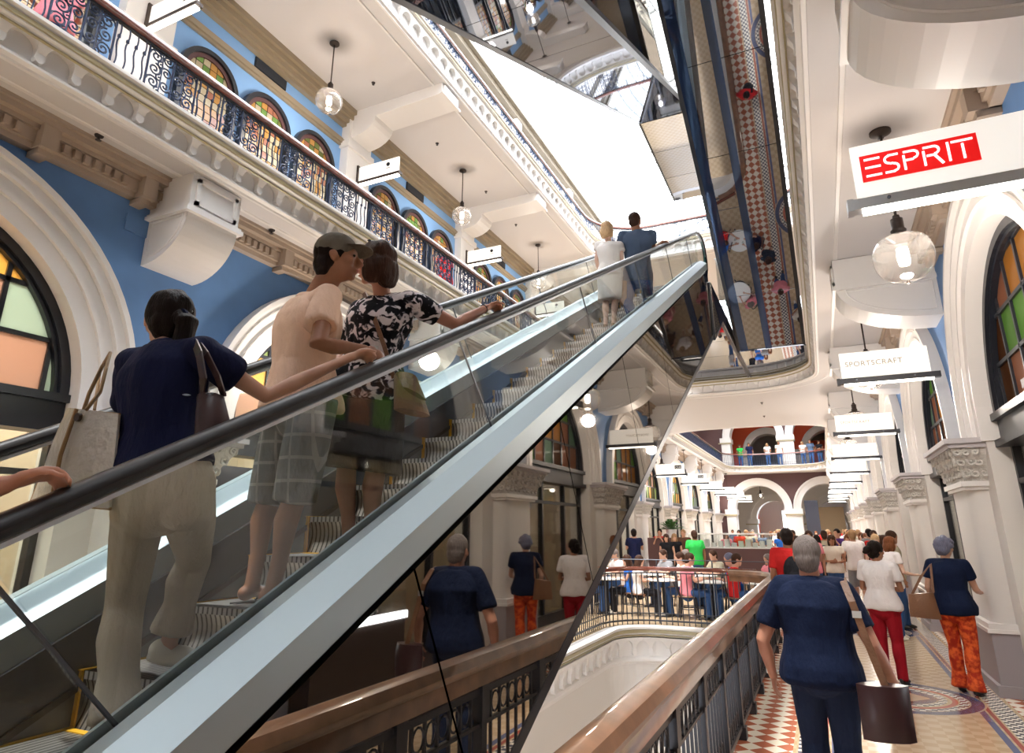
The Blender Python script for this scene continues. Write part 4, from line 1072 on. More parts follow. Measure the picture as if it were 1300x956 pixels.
pm('trim_tan',(.30,.17,.07),.5)

class Blob:
    """closed overlapping solids, later fused into one smooth surface"""
    def __init__(s): s.mb=MB()
    def ell(s,c,r,R=None,n=12,m=8):
        i0=len(s.mb.v); s.mb.lathe([(max(1e-4,math.sin(PI*i/m)),-math.cos(PI*i/m)) for i in range(m+1)],(0,0,0),n)
        mt=(R.to_4x4() if R else Matrix.Identity(4)); D=Matrix.Diagonal((*r,1)); s.mb.xf(i0,Matrix.Translation(c)@mt@D); return s
    def limb(s,pts,rs,ends=True,n=12):
        pts=[V(p) for p in pts]; P_=[];R_=[]
        if ends:
            d=(pts[1]-pts[0]).normalized()
            for t in (.0,.4,.8): P_.append(pts[0]-d*rs[0]*(1-t)); R_.append(max(1e-4,rs[0]*math.sin(math.acos(1-t))))
        for p,r in zip(pts,rs): P_.append(p);R_.append(r)
        if ends:
            d=(pts[-1]-pts[-2]).normalized()
            for t in (.8,.4,.0): P_.append(pts[-1]+d*rs[-1]*(1-t)); R_.append(max(1e-4,rs[-1]*math.sin(math.acos(1-t))))
        s.mb.tube(P_,R_,n); return s
    def loft(s,rings,n=20):
        """rings: (centre, right vec*halfwidth, fwd vec*halfdepth)"""
        vs=[];
        for c,a,b in rings:
            for k in range(n):
                t=2*PI*k/n; ct,st=math.cos(t),math.sin(t); e=.85
                vs.append(c+a*(math.copysign(abs(ct)**e,ct))+b*(math.copysign(abs(st)**e,st)))
        q=len(rings); fs=[(i*n+k,i*n+(k+1)%n,(i+1)*n+(k+1)%n,(i+1)*n+k) for i in range(q-1) for k in range(n)]
        fs+=[tuple(range(n))[::-1],tuple((q-1)*n+k for k in range(n))]; s.mb.add(vs,fs); return s
    def make(s,name,mat,parent,vox,smooth=2,disp=0,dfreq=9,dsc=(1,1,1),seed=0,label=None):
        o=s.mb.build(name,mat,parent)
        r=o.modifiers.new('r','REMESH'); r.mode='VOXEL'; r.voxel_size=vox; r.use_smooth_shade=True
        if smooth: sm=o.modifiers.new('s','SMOOTH'); sm.iterations=smooth; sm.factor=.6
        dg=bpy.context.evaluated_depsgraph_get(); dg.update()
        me=bpy.data.meshes.new_from_object(o.evaluated_get(dg),depsgraph=dg); o.modifiers.clear()
        old=o.data; o.data=me; bpy.data.meshes.remove(old); me.name=name
        if disp:
            nv=[v.normal.copy() for v in me.vertices]
            for v,nn in zip(me.vertices,nv):
                q=V((v.co.x*dsc[0],v.co.y*dsc[1],v.co.z*dsc[2]))*dfreq+V((seed,seed*2,0))
                v.co+=nn*disp*(noise.noise(q)+.55)
        me.polygons.foreach_set('use_smooth',[True]*len(me.polygons))
        if label: o['label']=label
        return o
def hand(b,wr,d,pn,s,curl,side,thumb=1.0):
    """wr wrist point, d hand direction, pn palm normal (side the fingers curl to)"""
    d=d.normalized(); pn=(pn-d*pn.dot(d)).normalized(); a=d.cross(pn)*side   # a points to the thumb side
    R=Matrix((a,d,pn)).transposed()
    b.ell(wr+d*.045*s,(.040*s,.052*s,.016*s),R); b.ell(wr+d*.015*s,(.028*s,.03*s,.018*s),R); b.ell(wr+d*.07*s,(.041*s,.028*s,.0145*s),R)
    for i,(off,L) in enumerate(((.030,.070),(.0105,.079),(-.0105,.073),(-.030,.058))):
        p=wr+d*(.082 if i in(1,2) else .077)*s+a*off*s; pts=[p-d*.02*s,p]; ang=.15+curl*.35
        for k,f in enumerate((.45,.31,.24)):
            dd=d*math.cos(ang)+pn*math.sin(ang)+a*(off*1.5); dd.normalize(); p=p+dd*L*f*s; pts.append(p); ang+=curl*(.75 if k<2 else .5)
        b.limb(pts,[.0098*s,.0098*s,.0090*s,.0083*s,.0072*s],n=8)
    p=wr+d*.028*s+a*.030*s; dd=(d*.75+a*(.85 if thumb>0 else .2)+pn*.35*curl).normalized(); p1=p+dd*.036*s; dd=(d*.9+a*.25+pn*(.25+.4*curl)).normalized(); p2=p1+dd*.030*s; p3=p2+(dd+pn*.3*curl).normalized()*.022*s
    b.limb([p,p1,p2,p3],[.0145*s,.0115*s,.0102*s,.0085*s],n=8)
def frame(up,right):
    up=up.normalized(); right=(right-up*right.dot(up)).normalized(); return right,up.cross(right).normalized(),up
def person(label,J,g='f',skin='skin_light',vox=.008,fat=1.0,top=None,bottom=None,hair=None,shoes=None,extras=None,group=None,face=True,shirt_hem=None):
    """J joints in world coordinates. top=(material, sleeve 0..1, hem drop); bottom=(kind, material, length)"""
    s=J['s']; base=V(J['base']); R=thing('person',label,'person',base,group)
    pel=(V(J['hipL'])+V(J['hipR']))/2; ch=(V(J['shL'])+V(J['shR']))/2; up=ch-pel
    shr=V(J['shR'])-V(J['shL']); hpr=V(J['hipR'])-V(J['hipL'])
    r1,f1,u1=frame(up,shr); r0,f0,u0=frame(up,hpr)
    m_=g=='m'
    # t, half width, half depth
    prof=[(-.20,.115,.075),(-.10,.168 if m_ else .178,.110),(.05,.170 if m_ else .182,.118),(.22,.160 if m_ else .160,.108),(.42,.150 if m_ else .128,.100 if m_ else .088),(.6,.160 if m_ else .138,.108 if m_ else .098),(.78,.178 if m_ else .156,.118 if m_ else .112),(.9,.180 if m_ else .158,.108),(1.0,.150 if m_ else .130,.085),(1.07,.085,.065)]
    def rings(lo,hi,grow,hemw=0,bellyfat=fat,n=None):
        out=[];ks=[]
        ts=[lo]+[p[0] for p in prof if lo+.02<p[0]<hi-.02]+[hi]
        for t in ts:
            for i in range(len(prof)-1):
                if prof[i][0]<=t<=prof[i+1][0]: break
            a,b_=prof[i],prof[i+1]; k=max(0,min(1.6,(t-a[0])/(b_[0]-a[0]))) ; k=min(1,k)
            w=a[1]+(b_[1]-a[1])*k; dd=a[2]+(b_[2]-a[2])*k
            if t<a[0] : w,dd=prof[0][1],prof[0][2]
            ff=1+(bellyfat-1)*(1 if t<.85 else .5)
            kk=max(0,min(1,t)); rr=(r0*(1-kk)+r1*kk).normalized(); fw=u1.cross(rr).normalized()
            arch=.03*s*math.sin(PI*max(0,min(1,t)))*-1
            c=pel+up*t+fw*arch*.6
            hw=hemw*max(0,1-(t-lo)/.35)
            out.append((c,rr*(w*s*ff+grow+hw),fw*(dd*s*ff+grow+hw)))
        return out
    hc=V(J['head']); hd=V(J['face']).normalized(); hu=V(J.get('hup',(0,0,1))); hr=hd.cross(hu).normalized(); hu=hr.cross(hd).normalized(); HR=Matrix((hr,hd,hu)).transposed()
    nk=ch+up.normalized()*.05*s
    L=lambda a,b,t: V(J[a]).lerp(V(J[b]),t)
    b=Blob(); b.loft(rings(-.2,1.07,-.008*s))
    b.limb([nk-up.normalized()*.05*s,hc-hd*.015*s-hu*.05*s],[.068*s if m_ else .053*s,.062*s if m_ else .050*s])
    for side in 'LR': b.limb([nk-u1*.05*s,V(J['sh'+side])],[.05*s,.044*s*(1 if m_ else .9)])
    # head
    s0=s; s=s*1.07
    b.ell(hc+hu*.022*s,(.076*s,.094*s,.098*s),HR,16,12); b.ell(hc+hd*.022*s-hu*.045*s,(.057*s,.066*s,.068*s),HR,14,10); b.ell(hc+hd*.065*s-hu*.09*s,(.024*s,.022*s,.020*s),HR)
    if face:
        b.limb([hc+hd*.088*s+hu*.012*s,hc+hd*.112*s-hu*.028*s],[.010*s,.0145*s]); b.ell(hc+hd*.096*s-hu*.036*s,(.019*s,.012*s,.010*s),HR)
        b.ell(hc+hd*.080*s+hu*.028*s,(.05*s,.018*s,.011*s),HR); b.ell(hc+hd*.083*s-hu*.062*s,(.026*s,.016*s,.014*s),HR)
        for q in (-1,1): b.ell(hc+hr*q*.042*s+hd*.055*s-hu*.02*s,(.026*s,.03*s,.024*s),HR)
    for q in (-1,1): b.ell(hc+hr*q*.078*s-hd*.004*s-hu*.012*s,(.008*s,.018*s,.030*s),HR); b.ell(hc+hr*q*.083*s-hd*.012*s-hu*.002*s,(.005*s,.016*s,.022*s),HR)
    s=s0
    for side,q in (('L',-1),('R',1)):
        sh,el,wr=V(J['sh'+side]),V(J['el'+side]),V(J['wr'+side]); k=s*(1 if m_ else .86)*(1+(fat-1)*.85)
        b.limb([sh,sh.lerp(el,.45),el,el.lerp(wr,.3),el.lerp(wr,.75),wr],[.052*k,.047*k,.038*k,.039*k,.028*k,.0245*k])
        hdv=V(J.get('hd'+side,(wr-el))); pn=V(J.get('pn'+side,(hdv.cross(V((0,0,1)))*q+V((0,0,-.1)) if abs(hdv.normalized().z)<.9 else -r1*q)))
        hand(b,wr,hdv,pn,s*(1 if m_ else .92),J.get('curl'+side,.45),q*(-1 if False else 1)*J.get('flip'+side,1))
        hp,kn,an=V(J['hip'+side]),V(J['kn'+side]),V(J['an'+side]); k=s*(1 if m_ else .97)*(1+(fat-1)*.5)
        back=-(f0)
        b.limb([hp+V((0,0,-.02)),hp.lerp(kn,.4),kn,kn.lerp(an,.28)+back*.014*s,kn.lerp(an,.65),an],[.088*k,.076*k,.053*k,.056*k,.038*k,.034*k])
        b.ell(kn,(.051*k,)*3)
        td=V(J.get('toe'+side,f0)).normalized(); tu=V((0,0,1)); tr=td.cross(tu).normalized(); tu=tr.cross(td); FR=Matrix((tr,td,tu)).transposed()
        fc=an+tu*-.045*s
        b.ell(an-td*.025*s-tu*.035*s,(.032*s,.038*s,.034*s),FR); b.ell(fc+td*.045*s+tu*.012*s,(.035*s,.075*s,.026*s),FR); b.ell(fc+td*.115*s-tu*.008*s,(.042*s,.045*s,.017*s),FR)
        if not shoes or shoes[0]=='flip':
            for i in range(5):
                off=(-.030+.0155*i)*q*-1*-1; ln=.03 if i==(0 if q>0 else 4) else .022
                b.limb([fc+td*.14*s+tr*off*s-tu*.012*s,fc+td*(.14+ln)*s+tr*off*s-tu*.014*s],[.009*s,.0078*s],n=6)
    b.make('body',skin,R,vox,2)
    # eyes and mouth
    s=s0*1.07
    if face and vox<.013:
        e=MB()
        for q in (-1,1):
            i0=len(e.v); e.lathe([(max(1e-4,math.sin(PI*i/6)),-math.cos(PI*i/6)) for i in range(7)],(0,0,0),8); e.xf(i0,Matrix.Translation(hc+hr*q*.031*s+hd*.083*s+hu*.006*s)@HR.to_4x4()@Matrix.Diagonal((.013*s,.007*s,.006*s,1)))
        e.build('eyes','eye',R,True)
        e=MB(); e.lathe([(max(1e-4,math.sin(PI*i/6)),-math.cos(PI*i/6)) for i in range(7)],(0,0,0),8); e.xf(0,Matrix.Translation(hc+hd*.094*s-hu*.061*s)@HR.to_4x4()@Matrix.Diagonal((.023*s,.009*s,.007*s,1))); e.build('lips','lip',R,True)
    s=s0
    # top
    if top:
        mat,sl,hem=top[:3]; flare=top[3] if len(top)>3 else .012
        b=Blob(); b.loft(rings(-hem,1.05,.018*s+.004,flare*s))
        b.ell(ch+up.normalized()*-.005,(.16*s,.09*s,.055*s),Matrix((r1,f1,u1)).transposed())
        for side in 'LR': b.limb([nk-u1*.055*s,V(J['sh'+side])],[.066*s,.058*s*(1 if m_ else .9)+.004])
        b.limb([nk-up.normalized()*.05*s,nk+up.normalized()*.005*s],[.075*s,.066*s if m_ else .060*s],False)
        for side in 'LR':
            sh,el,wr=V(J['sh'+side]),V(J['el'+side]),V(J['wr'+side]); k=s*(1 if m_ else .86)*(1+(fat-1)*.6)
            b.ell(sh-up.normalized()*.008,(.053*k+.004,)*3)
            if sl<=1: 
                if sl>0: b.limb([sh,sh.lerp(el,sl*.5),sh.lerp(el,sl)],[.053*k+.004,.055*k+.008,.052*k+.015],False)
            else: b.limb([sh,el,el.lerp(wr,sl-1)],[.062*k,.050*k,.040*k],False)
        b.make('shirt' if g=='m' or len(top)<5 else top[4],mat,R,max(.008,vox*1.1),2,.018*s if vox<.012 else .01,7,(1,1,.45),seed=len(label))
    if bottom:
        kind,mat,ln=bottom[:3]
        b=Blob()
        if kind in('trousers','shorts'):
            b.ell(pel+V((0,0,-.06*s)),(.15*s*fat,.125*s*fat,.10*s),Matrix((r0,f0,V((0,0,1)))).transposed())
            b.loft([(c,a*1.0,d) for c,a,d in rings(-.2,.2,.014*s)])
            for side,q in (('L',-1),('R',1)):
                hp,kn,an=V(J['hip'+side]),V(J['kn'+side]),V(J['an'+side]); k=s*(1 if m_ else .97)*(1+(fat-1)*.5)
                if kind=='shorts': b.limb([hp+V((0,0,.02)),hp.lerp(kn,.5),hp.lerp(kn,ln)],[.098*k,.098*k,.092*k],False)
                else:
                    b.ell(kn,(.068*k,)*3); b.ell(hp+V((0,0,-.06*s)),(.096*k,)*3)
                    e=an+V((0,0,-.03*s)) if ln>=1 else kn.lerp(an,ln)
                    b.limb([hp+V((0,0,.02)),hp.lerp(kn,.4),kn,kn.lerp(e,.30)-f0*.014*s,kn.lerp(e,.6),e],[.097*k,.086*k,.067*k,.071*k,.060*k,bottom[3] if len(bottom)>3 else .058*k],False)
        else: # skirt: ln = how far down from hip to knee (1) or beyond
            kn=(V(J['knL'])+V(J['knR']))/2; rr=rings(-.05,.3,.014*s); c0=pel; ctr=[]
            n=6; wid=[.185,.19,.195,.198,.198,.2]
            for i in range(n,0,-1):
                t=i/n*ln; c=pel.lerp(kn,t) if t<=1 else kn+(kn-pel)*(t-1)
                fl=(bottom[3] if len(bottom)>3 else 0)*t
                ctr.append((c,r0*(.19*s*fat+fl),f0*(.135*s+fl)))
            b.loft(ctr+rr)
        b.make(kind if kind!='skirt' else (bottom[4] if len(bottom)>4 else 'skirt'),mat,R,max(.008,vox*1.1),2,.014*s if vox<.012 else .01,6,(1,1,.35),seed=len(label)+3)
    # hair
    if hair:
        kind,mat=hair; b=Blob(); s=s0*1.07
        if kind!='cap_only': 
            b.ell(hc+hu*.032*s-hd*.012*s,(.083*s,.098*s,.096*s),HR,18,12); b.ell(hc-hd*.045*s-hu*.02*s,(.073*s,.066*s,.075*s),HR)
            b2=[]
        if kind=='short': b.ell(hc-hd*.05*s-hu*.055*s,(.06*s,.05*s,.05*s),HR)
        if kind=='bob':
            for q in (-1,1): b.ell(hc+hr*q*.062*s-hd*.02*s-hu*.05*s,(.032*s,.062*s,.085*s),HR)
            b.ell(hc-hd*.065*s-hu*.05*s,(.085*s,.05*s,.1*s),HR)
        if kind=='long':
            for q in (-1,1): b.ell(hc+hr*q*.066*s-hd*.02*s-hu*.07*s,(.032*s,.06*s,.12*s),HR)
            b.ell(hc-hd*.07*s-hu*.10*s,(.095*s,.045*s,.15*s),HR)
        if kind=='pony':
            b.limb([hc-hd*.10*s+hu*.0*s+hr*.02*s,hc-hd*.15*s-hu*.03*s+hr*.03*s,hc-hd*.14*s-hu*.12*s+hr*.03*s,hc-hd*.11*s-hu*.235*s+hr*.005*s],[.026*s,.036*s,.034*s,.012*s])
        if kind=='bun': b.ell(hc-hd*.125*s+hu*.01*s,(.045*s,.042*s,.045*s),HR); b.ell(hc-hd*.16*s-hu*.02*s,(.02*s,.03*s,.02*s),HR)
        if kind=='curly':
            rn=random.Random(3)
            for i in range(34):
                th=rn.uniform(0,2*PI); ph=rn.uniform(.0,1.9); d=hr*math.cos(th)*math.sin(ph)+(-hd*.9)*math.sin(th)*math.sin(ph)+hu*math.cos(ph)
                if d.dot(hd)>.55: continue
                b.ell(hc+hu*.02*s+d*.088*s,(.026*s,)*3,None,8,6)
        b.make('hair',mat,R,max(.006,vox*.8),1,.010*s if kind!='short' else .004,22,(1.3,1.3,.5))
    s=s0
    if shoes:
        for side in 'LR':
            an=V(J['an'+side]); td=V(J.get('toe'+side,f0)).normalized(); tu=V((0,0,1)); tr=td.cross(tu).normalized(); tu=tr.cross(td); FR=Matrix((tr,td,tu)).transposed(); fc=an-tu*.045*s
            if shoes[0]=='flip':
                m=MB(); pts=[]
                for i in range(20):
                    t=2*PI*i/20; pts.append((.040*s*math.cos(t)*(1+.12*math.sin(t)),.135*s*math.sin(t)))
                n0=len(pts); vs=[fc+td*(.045*s+v)+tr*u-tu*(h) for h in (.026*s,.042*s) for u,v in pts]
                m.add(vs,[tuple(range(n0))[::-1],tuple(range(n0,2*n0))]+[(i,(i+1)%n0,n0+(i+1)%n0,n0+i) for i in range(n0)])
                for q in (-1,1): m.tube([fc+td*.125*s-tu*.02*s,fc+td*.095*s+tr*q*.02*s+tu*.018*s,fc+td*.03*s+tr*q*.038*s-tu*.024*s],.005*s,6)
                m.build('flip_flop',shoes[1],R)
            else:
                b=Blob(); b.ell(fc+td*.05*s-tu*.012*s,(.041*s,.125*s,.028*s),FR); b.ell(fc-td*.02*s+tu*.02*s,(.038*s,.05*s,.045*s),FR); b.ell(fc+td*.05*s+tu*.010*s,(.036*s,.075*s,.034*s),FR); b.ell(fc+td*.12*s-tu*.008*s,(.042*s,.045*s,.026*s),FR)
                b.make('shoe',shoes[1],R,max(.007,vox),1)
    if extras: extras(R,dict(s=s,hc=hc,hd=hd,hr=hr,hu=hu,HR=HR,ch=ch,pel=pel,up=up,r1=r1,f1=f1,u1=u1,r0=r0,f0=f0,nk=nk,J=J))
    return R
# ---------------------------------------------------------------- the riders on the escalator
def strap(R,pts,w,mat,name='strap',up=V((0,0,1))):
    m=MB(); n=len(pts); vs=[]
    for i,p in enumerate(pts):
        t=(pts[min(i+1,n-1)]-pts[max(i-1,0)]).normalized(); a=t.cross(up)
        if a.length<.05: a=t.cross(V((1,0,0)))
        a.normalize(); nrm=a.cross(t)
        for u,v in ((-w,-.003),(w,-.003),(w,.003),(-w,.003)): vs.append(p+a*u+nrm*v)
    fs=[(i*4+k,i*4+(k+1)%4,(i+1)*4+(k+1)%4,(i+1)*4+k) for i in range(n-1) for k in range(4)]+[(0,1,2,3),((n-1)*4+3,(n-1)*4+2,(n-1)*4+1,(n-1)*4)]
    m.add(vs,fs); return m.build(name,mat,R)
RAILX=-1.665
def railp(y): return V((RAILX,y,.25+1.12+T*y))
# 1. woman in the navy polo shirt
hR=railp(2.14)
J=dict(s=1.66/1.75,base=(-2.35,1.6,1.06),head=W(214,1.62,2.60),face=(-.93,.42,.0),shL=W(168,1.58,2.43),shR=W(256,1.60,2.43),
 hipL=W(180,1.60,1.92),hipR=W(236,1.62,1.94),knL=W(160,1.66,1.53),anL=W(146,1.60,1.14),knR=W(246,1.86,1.68),anR=W(214,1.86,1.38),toeL=(.1,1,0),toeR=(.75,.65,-.12),
 elR=Q(338,503,1.82),wrR=hR+V((-.035,-.10,.035)),hdR=V((.12,.9,.40)),pnR=V((.55,0,-1)),curlR=.95,flipR=-1,
 elL=W(158,1.78,2.16),wrL=W(188,1.98,2.24),hdL=(0.2,1,.2),pnL=(0,0,-1),curlL=.9)
def ex1(R,c):
    m=MB(); hc,hd,hr,hu,s=c['hc'],c['hd'],c['hr'],c['hu'],c['s']
    m.tube([hc-hd*.085*s+hu*.07*s+hr*q*s for q in (.0,)]+[hc-hd*.098*s+hu*.055*s+hr*.03*s,hc-hd*.092*s+hu*.035*s+hr*.065*s],.0045,6); m.build('hair_clip','steel',R)
    m=MB(); m.lathe([(.022,-.012),(.030,-.006),(.030,.006),(.022,.012)],(0,0,0),14); m.xf(0,Matrix.Translation(hc-hd*.118*s+hr*.022*s)@Matrix.Rotation(PI/2,4,'X')); m.build('hair_tie','cl_navy',R)
    # collar
    m=MB(); r=.062*s; pts=[c['nk']-c['u1']*.012+c['r1']*r*math.cos(t)+c['f1']*r*.95*math.sin(t) for t in [2*PI*i/20 for i in range(21)]]; m.tube(pts,.013,6,False,1.6); m.build('collar','cl_navy',R,True)
NAVY=person('woman with a dark ponytail in navy shirt and beige trousers on the escalator',J,'f','skin_light',.008,1.0,('cl_navy',.5,-.17,.01),('trousers','cl_beige',.86,.075),('pony','hair_black'),('shoe','shoe_white'),ex1)
# silver tote over her left shoulder
def bagbody(R,corners,depth,mat,name='body',n=6):
    """puffy bag body from four corners (tl,tr,br,bl) in world space"""
    tl,tr,br,bl=[V(c) for c in corners]; nrm=(tr-tl).cross(bl-tl).normalized(); m=MB(); vs=[]
    for sg in (-1,1):
        for i in range(n+1):
            for j in range(n+1):
                u,v=j/n,i/n; p=tl.lerp(tr,u).lerp(bl.lerp(br,u),v); d=depth*(math.sin(PI*u)**.5)*(.35+.65*math.sin(PI*min(1,.15+v*.8))**.6)
                vs.append(p+nrm*sg*(d+.004))
    N=(n+1)**2; fs=[]
    for k in (0,1):
        for i in range(n):
            for j in range(n):
                a=k*N+i*(n+1)+j; fs.append((a,a+1,a+n+2,a+n+1) if k else (a,a+n+1,a+n+2,a+1))
    per=[j for j in range(n+1)]+[i*(n+1)+n for i in range(1,n+1)]+[n*(n+1)+j for j in range(n-1,-1,-1)]+[i*(n+1) for i in range(n-1,0,-1)]
    for a,b in zip(per,per[1:]+per[:1]): fs.append((a,b,N+b,N+a))
    m.add(vs,fs); return m.build(name,mat,R,True)
B=thing('tote_bag','pale silvery tote bag with tan piping hanging from a shoulder','bag',Q(85,640,1.50))
c=[Q(88,519,1.50),Q(152,526,1.46),Q(140,646,1.46),Q(40,636,1.50)]
bagbody(B,c,.055,'tote_silver')
m=MB(); m.tube([c[0],c[3]],.006,6); m.tube([c[3],c[2]],.006,6); a=c[0].lerp(c[1],.5)+V((-.0,-.062,0)); b_=c[3].lerp(c[2],.5)+V((0,-.062,0)); m.tube([a,a.lerp(b_,.5)+V((0,-.012,0)),b_],.007,6); m.tube([c[0],c[1]],.004,6); m.build('piping','trim_tan',B)
m=MB(); t_=Q(140,448,1.56); m.tube([c[0].lerp(c[1],.30),Q(113,500,1.5),Q(130,465,1.52),t_,Q(127,470,1.64),Q(120,520,1.60)],.007,6); m.tube([c[0].lerp(c[1],.62)+V((0,-.05,0)),Q(127,498,1.47),t_],.007,6); m.build('handles','trim_tan',B,True)
m=MB(); i0=0; m.lathe([(.001,-.006),(.016,-.006),(.016,.006),(.001,.006)],(0,0,0),12); m.xf(0,Matrix.Translation(c[0].lerp(c[1],.55)+V((0,-.06,-.03)))@Matrix.Rotation(PI/2,4,'X')); m.build('eyelet','bronze',B)
B=thing('shoulder_bag','small dark maroon shoulder bag behind the right arm of the woman in navy','bag',Q(270,560,1.5))
c=[Q(250,505,1.52),Q(284,503,1.56),Q(297,556,1.56),Q(246,562,1.50)]
bagbody(B,c,.05,'leather_dark'); strap(B,[c[0].lerp(c[1],.15),Q(258,480,1.47),Q(253,450,1.49),Q(247,434,1.56),Q(262,445,1.66)],.016,'leather_dark',up=V((0,1,0))); strap(B,[c[1],Q(276,478,1.52),Q(262,450,1.50),Q(252,436,1.57)],.012,'leather_dark',up=V((0,1,0)))
m=MB(); m.lathe([(.010,-.002),(.014,0),(.010,.002),(.008,0)],(0,0,0),12); m.xf(0,Matrix.Translation(c[0]+V((.01,-.05,0)))); i0=len(m.v); m.lathe([(.010,-.002),(.014,0),(.010,.002),(.008,0)],(0,0,0),12); m.xf(i0,Matrix.Translation(c[1]+V((-.01,-.05,0)))); m.build('ring','steel',B)

# 2. man in the peach shirt
J=dict(s=1.80/1.75,base=(-2.38,2.4,1.465),head=W(428,2.42,3.165),face=(.84,.54,.06),shL=W(375,2.52,2.92),shR=W(418,2.30,2.90),
 hipL=W(366,2.50,2.39),hipR=W(400,2.36,2.39),knL=W(342,2.50,1.95),anL=W(320,2.42,1.545),knR=W(375,2.36,1.95),anR=W(346,2.33,1.545),toeL=(.45,.85,0),toeR=(.95,.25,0),
 elR=Q(403,437,2.16),wrR=Q(463,444,2.42),hdR=(Q(492,455,2.52)-Q(463,444,2.42)),pnR=(-.2,.6,-.5),curlR=.85,elL=W(425,2.72,2.62),wrL=W(470,2.80,2.55),hdL=(1,0,0),pnL=(0,-1,0))
def ex2(R,c):
    hc,hd,hr,hu,s,HR=c['hc'],c['hd'],c['hr'],c['hu'],c['s'],c['HR']
    b=Blob(); s=s*1.07; b.ell(hc+hu*.048*s-hd*.008*s,(.088*s,.103*s,.088*s),HR,18,12); b.make('cap','cl_cap',R,.007,1)
    m=MB(); vs=[]
    for k,h in ((0,.0),(1,.006)):
        for i in range(11):
            t=-1.15+2.3*i/10
            vs.append(hc+hu*(.045*s+h)+hd*(.085*s+.0*s)*math.cos(t)+hr*.085*s*math.sin(t)); vs.append(hc+hu*(.038*s+h)+hd*(.085*s+.085*s*math.cos(t))*1.0+hr*.088*s*math.sin(t))
    fs=[]
    for k in (0,1):
        for i in range(10): a=k*22+2*i; fs.append((a,a+1,a+3,a+2))
    for i in range(10): fs.append((2*i,2*i+2,22+2*i+2,22+2*i)); fs.append((2*i+1,2*i+3,22+2*i+3,22+2*i+1))
    m.add(vs,fs); m.build('cap_brim','cl_cap',R,True)
PEACH=person('man in peach T-shirt, plaid shorts and cap kissing the woman on the escalator',J,'m','skin_tan',.008,1.0,('cl_peach',.62,.03,.045),('shorts','cl_plaid',1.05),('short','hair_black'),('flip','shoe_black'),ex2)
B=thing('water_bottle','small clear bottle with a blue label held by the man in the peach shirt','bottle',Q(478,462,2.5))
p=Q(476,464,2.50); m=MB(); m.lathe([(.001,-.08),(.028,-.08),(.03,-.07),(.03,.04),(.012,.08),(.012,.1),(.001,.1)],p,14); m.build('body','clear_glass',B,True); m=MB(); m.lathe([(.0305,-.05),(.0312,-.05),(.0312,.01),(.0305,.01)],p,14); m.build('label_band','cl_blue',B)

# 3. woman in the floral top
hR=railp(3.34)
J=dict(s=1.72/1.75,base=(-2.2,2.8,1.668),head=W(478,2.72,3.255),face=(-.92,-.10,-.02),shL=W(458,2.84,3.03),shR=W(519,2.80,3.03),
 hipL=W(449,2.82,2.55),hipR=W(487,2.80,2.55),knL=W(440,2.84,2.12),anL=W(443,2.78,1.75),knR=W(478,2.84,2.12),anR=W(468,2.76,1.75),toeL=(-.1,1,0),toeR=(.3,.95,0),
 elR=Q(578,412,3.02),wrR=hR+V((-.03,-.09,.03)),hdR=V((.12,.9,.42)),pnR=V((.55,0,-1)),curlR=.95,flipR=-1,
 elL=W(436,2.95,2.80),wrL=W(420,2.75,2.70),hdL=(-1,-.3,.2),pnL=(0,-1,0))
def ex3(R,c):
    hc,hd,hr,hu,s=c['hc'],c['hd'],c['hr'],c['hu'],c['s']
    m=MB(); m.tube([hc+hu*.125*s+hd*.02*s+hr*q*s for q in (-.06,.06)],.012,6,True,.6)
    m.tube([hc+hu*.125*s+hd*.02*s+hr*.062*s,hc+hu*.09*s-hd*.06*s+hr*.08*s],.003,5); m.build('sunglasses','shoe_black',R)
    m=MB(); w=V(c['J']['wrR']); d=(w-V(c['J']['elR'])).normalized(); 
    a=d.orthogonal().normalized(); b=d.cross(a); m.tube([w-d*.03+(a*math.cos(t)+b*math.sin(t))*.027 for t in [2*PI*i/16 for i in range(17)]],.003,5,False); m.build('bracelet','shoe_black',R)
FLOR=person('dark-haired woman in black and white patterned blouse being kissed on the escalator',J,'f','skin_rose',.008,1.14,('cl_floral',.62,.12,.03),('skirt','cl_skirt',1.02,.02),('bob','hair_brown'),('flip','shoe_black'),ex3)
B=thing('brown_handbag','brown leather shoulder bag at the hip of the woman in patterned blouse','bag',Q(525,530,2.6))
c=[Q(500,478,2.66),Q(530,480,2.70),Q(546,528,2.70),Q(500,520,2.62)]
bagbody(B,c,.07,'leather_tan'); 
c2=[Q(502,474,2.60),Q(528,478,2.64),Q(541,508,2.66),Q(512,492,2.56)]; bagbody(B,c2,.02,'leather_brown','flap')
strap(B,[Q(500,480,2.66),Q(488,440,2.64),Q(474,400,2.66),Q(462,372,2.74)],.012,'leather_brown',up=V((0,1,0)))
# 4. + 5. the couple near the top
hR=railp(9.0)
J=dict(s=1.80/1.75,base=(-2.05,8.6,4.507),head=Q(806,281,8.6),face=(.05,1,.05),shL=Q(790,299,8.6),shR=Q(828,298,8.6),hipL=Q(800,352,8.6),hipR=Q(819,352,8.6),
 knL=Q(796,382,8.55),anL=W(805,8.42,4.60),knR=Q(822,378,8.9),anR=W(825,8.82,4.80),toeL=(.2,1,0),toeR=(.2,1,0),elR=Q(829,318,8.75),wrR=hR+V((-.03,-.05,.03)),hdR=V((.1,.9,.4)),pnR=V((0,0,-1)),curlR=.9,flipR=-1,
 elL=Q(785,330,8.55),wrL=Q(786,350,8.5),hdL=(0,.1,-1),pnL=(.6,.5,0),curlL=.8)
person('man in blue-grey T-shirt and jeans near the top of the escalator',J,'m','skin_tan',.011,1.05,('cl_slate',.55,.12,.02),('trousers','cl_denim',1),('short','hair_brown'),('shoe','shoe_white'))
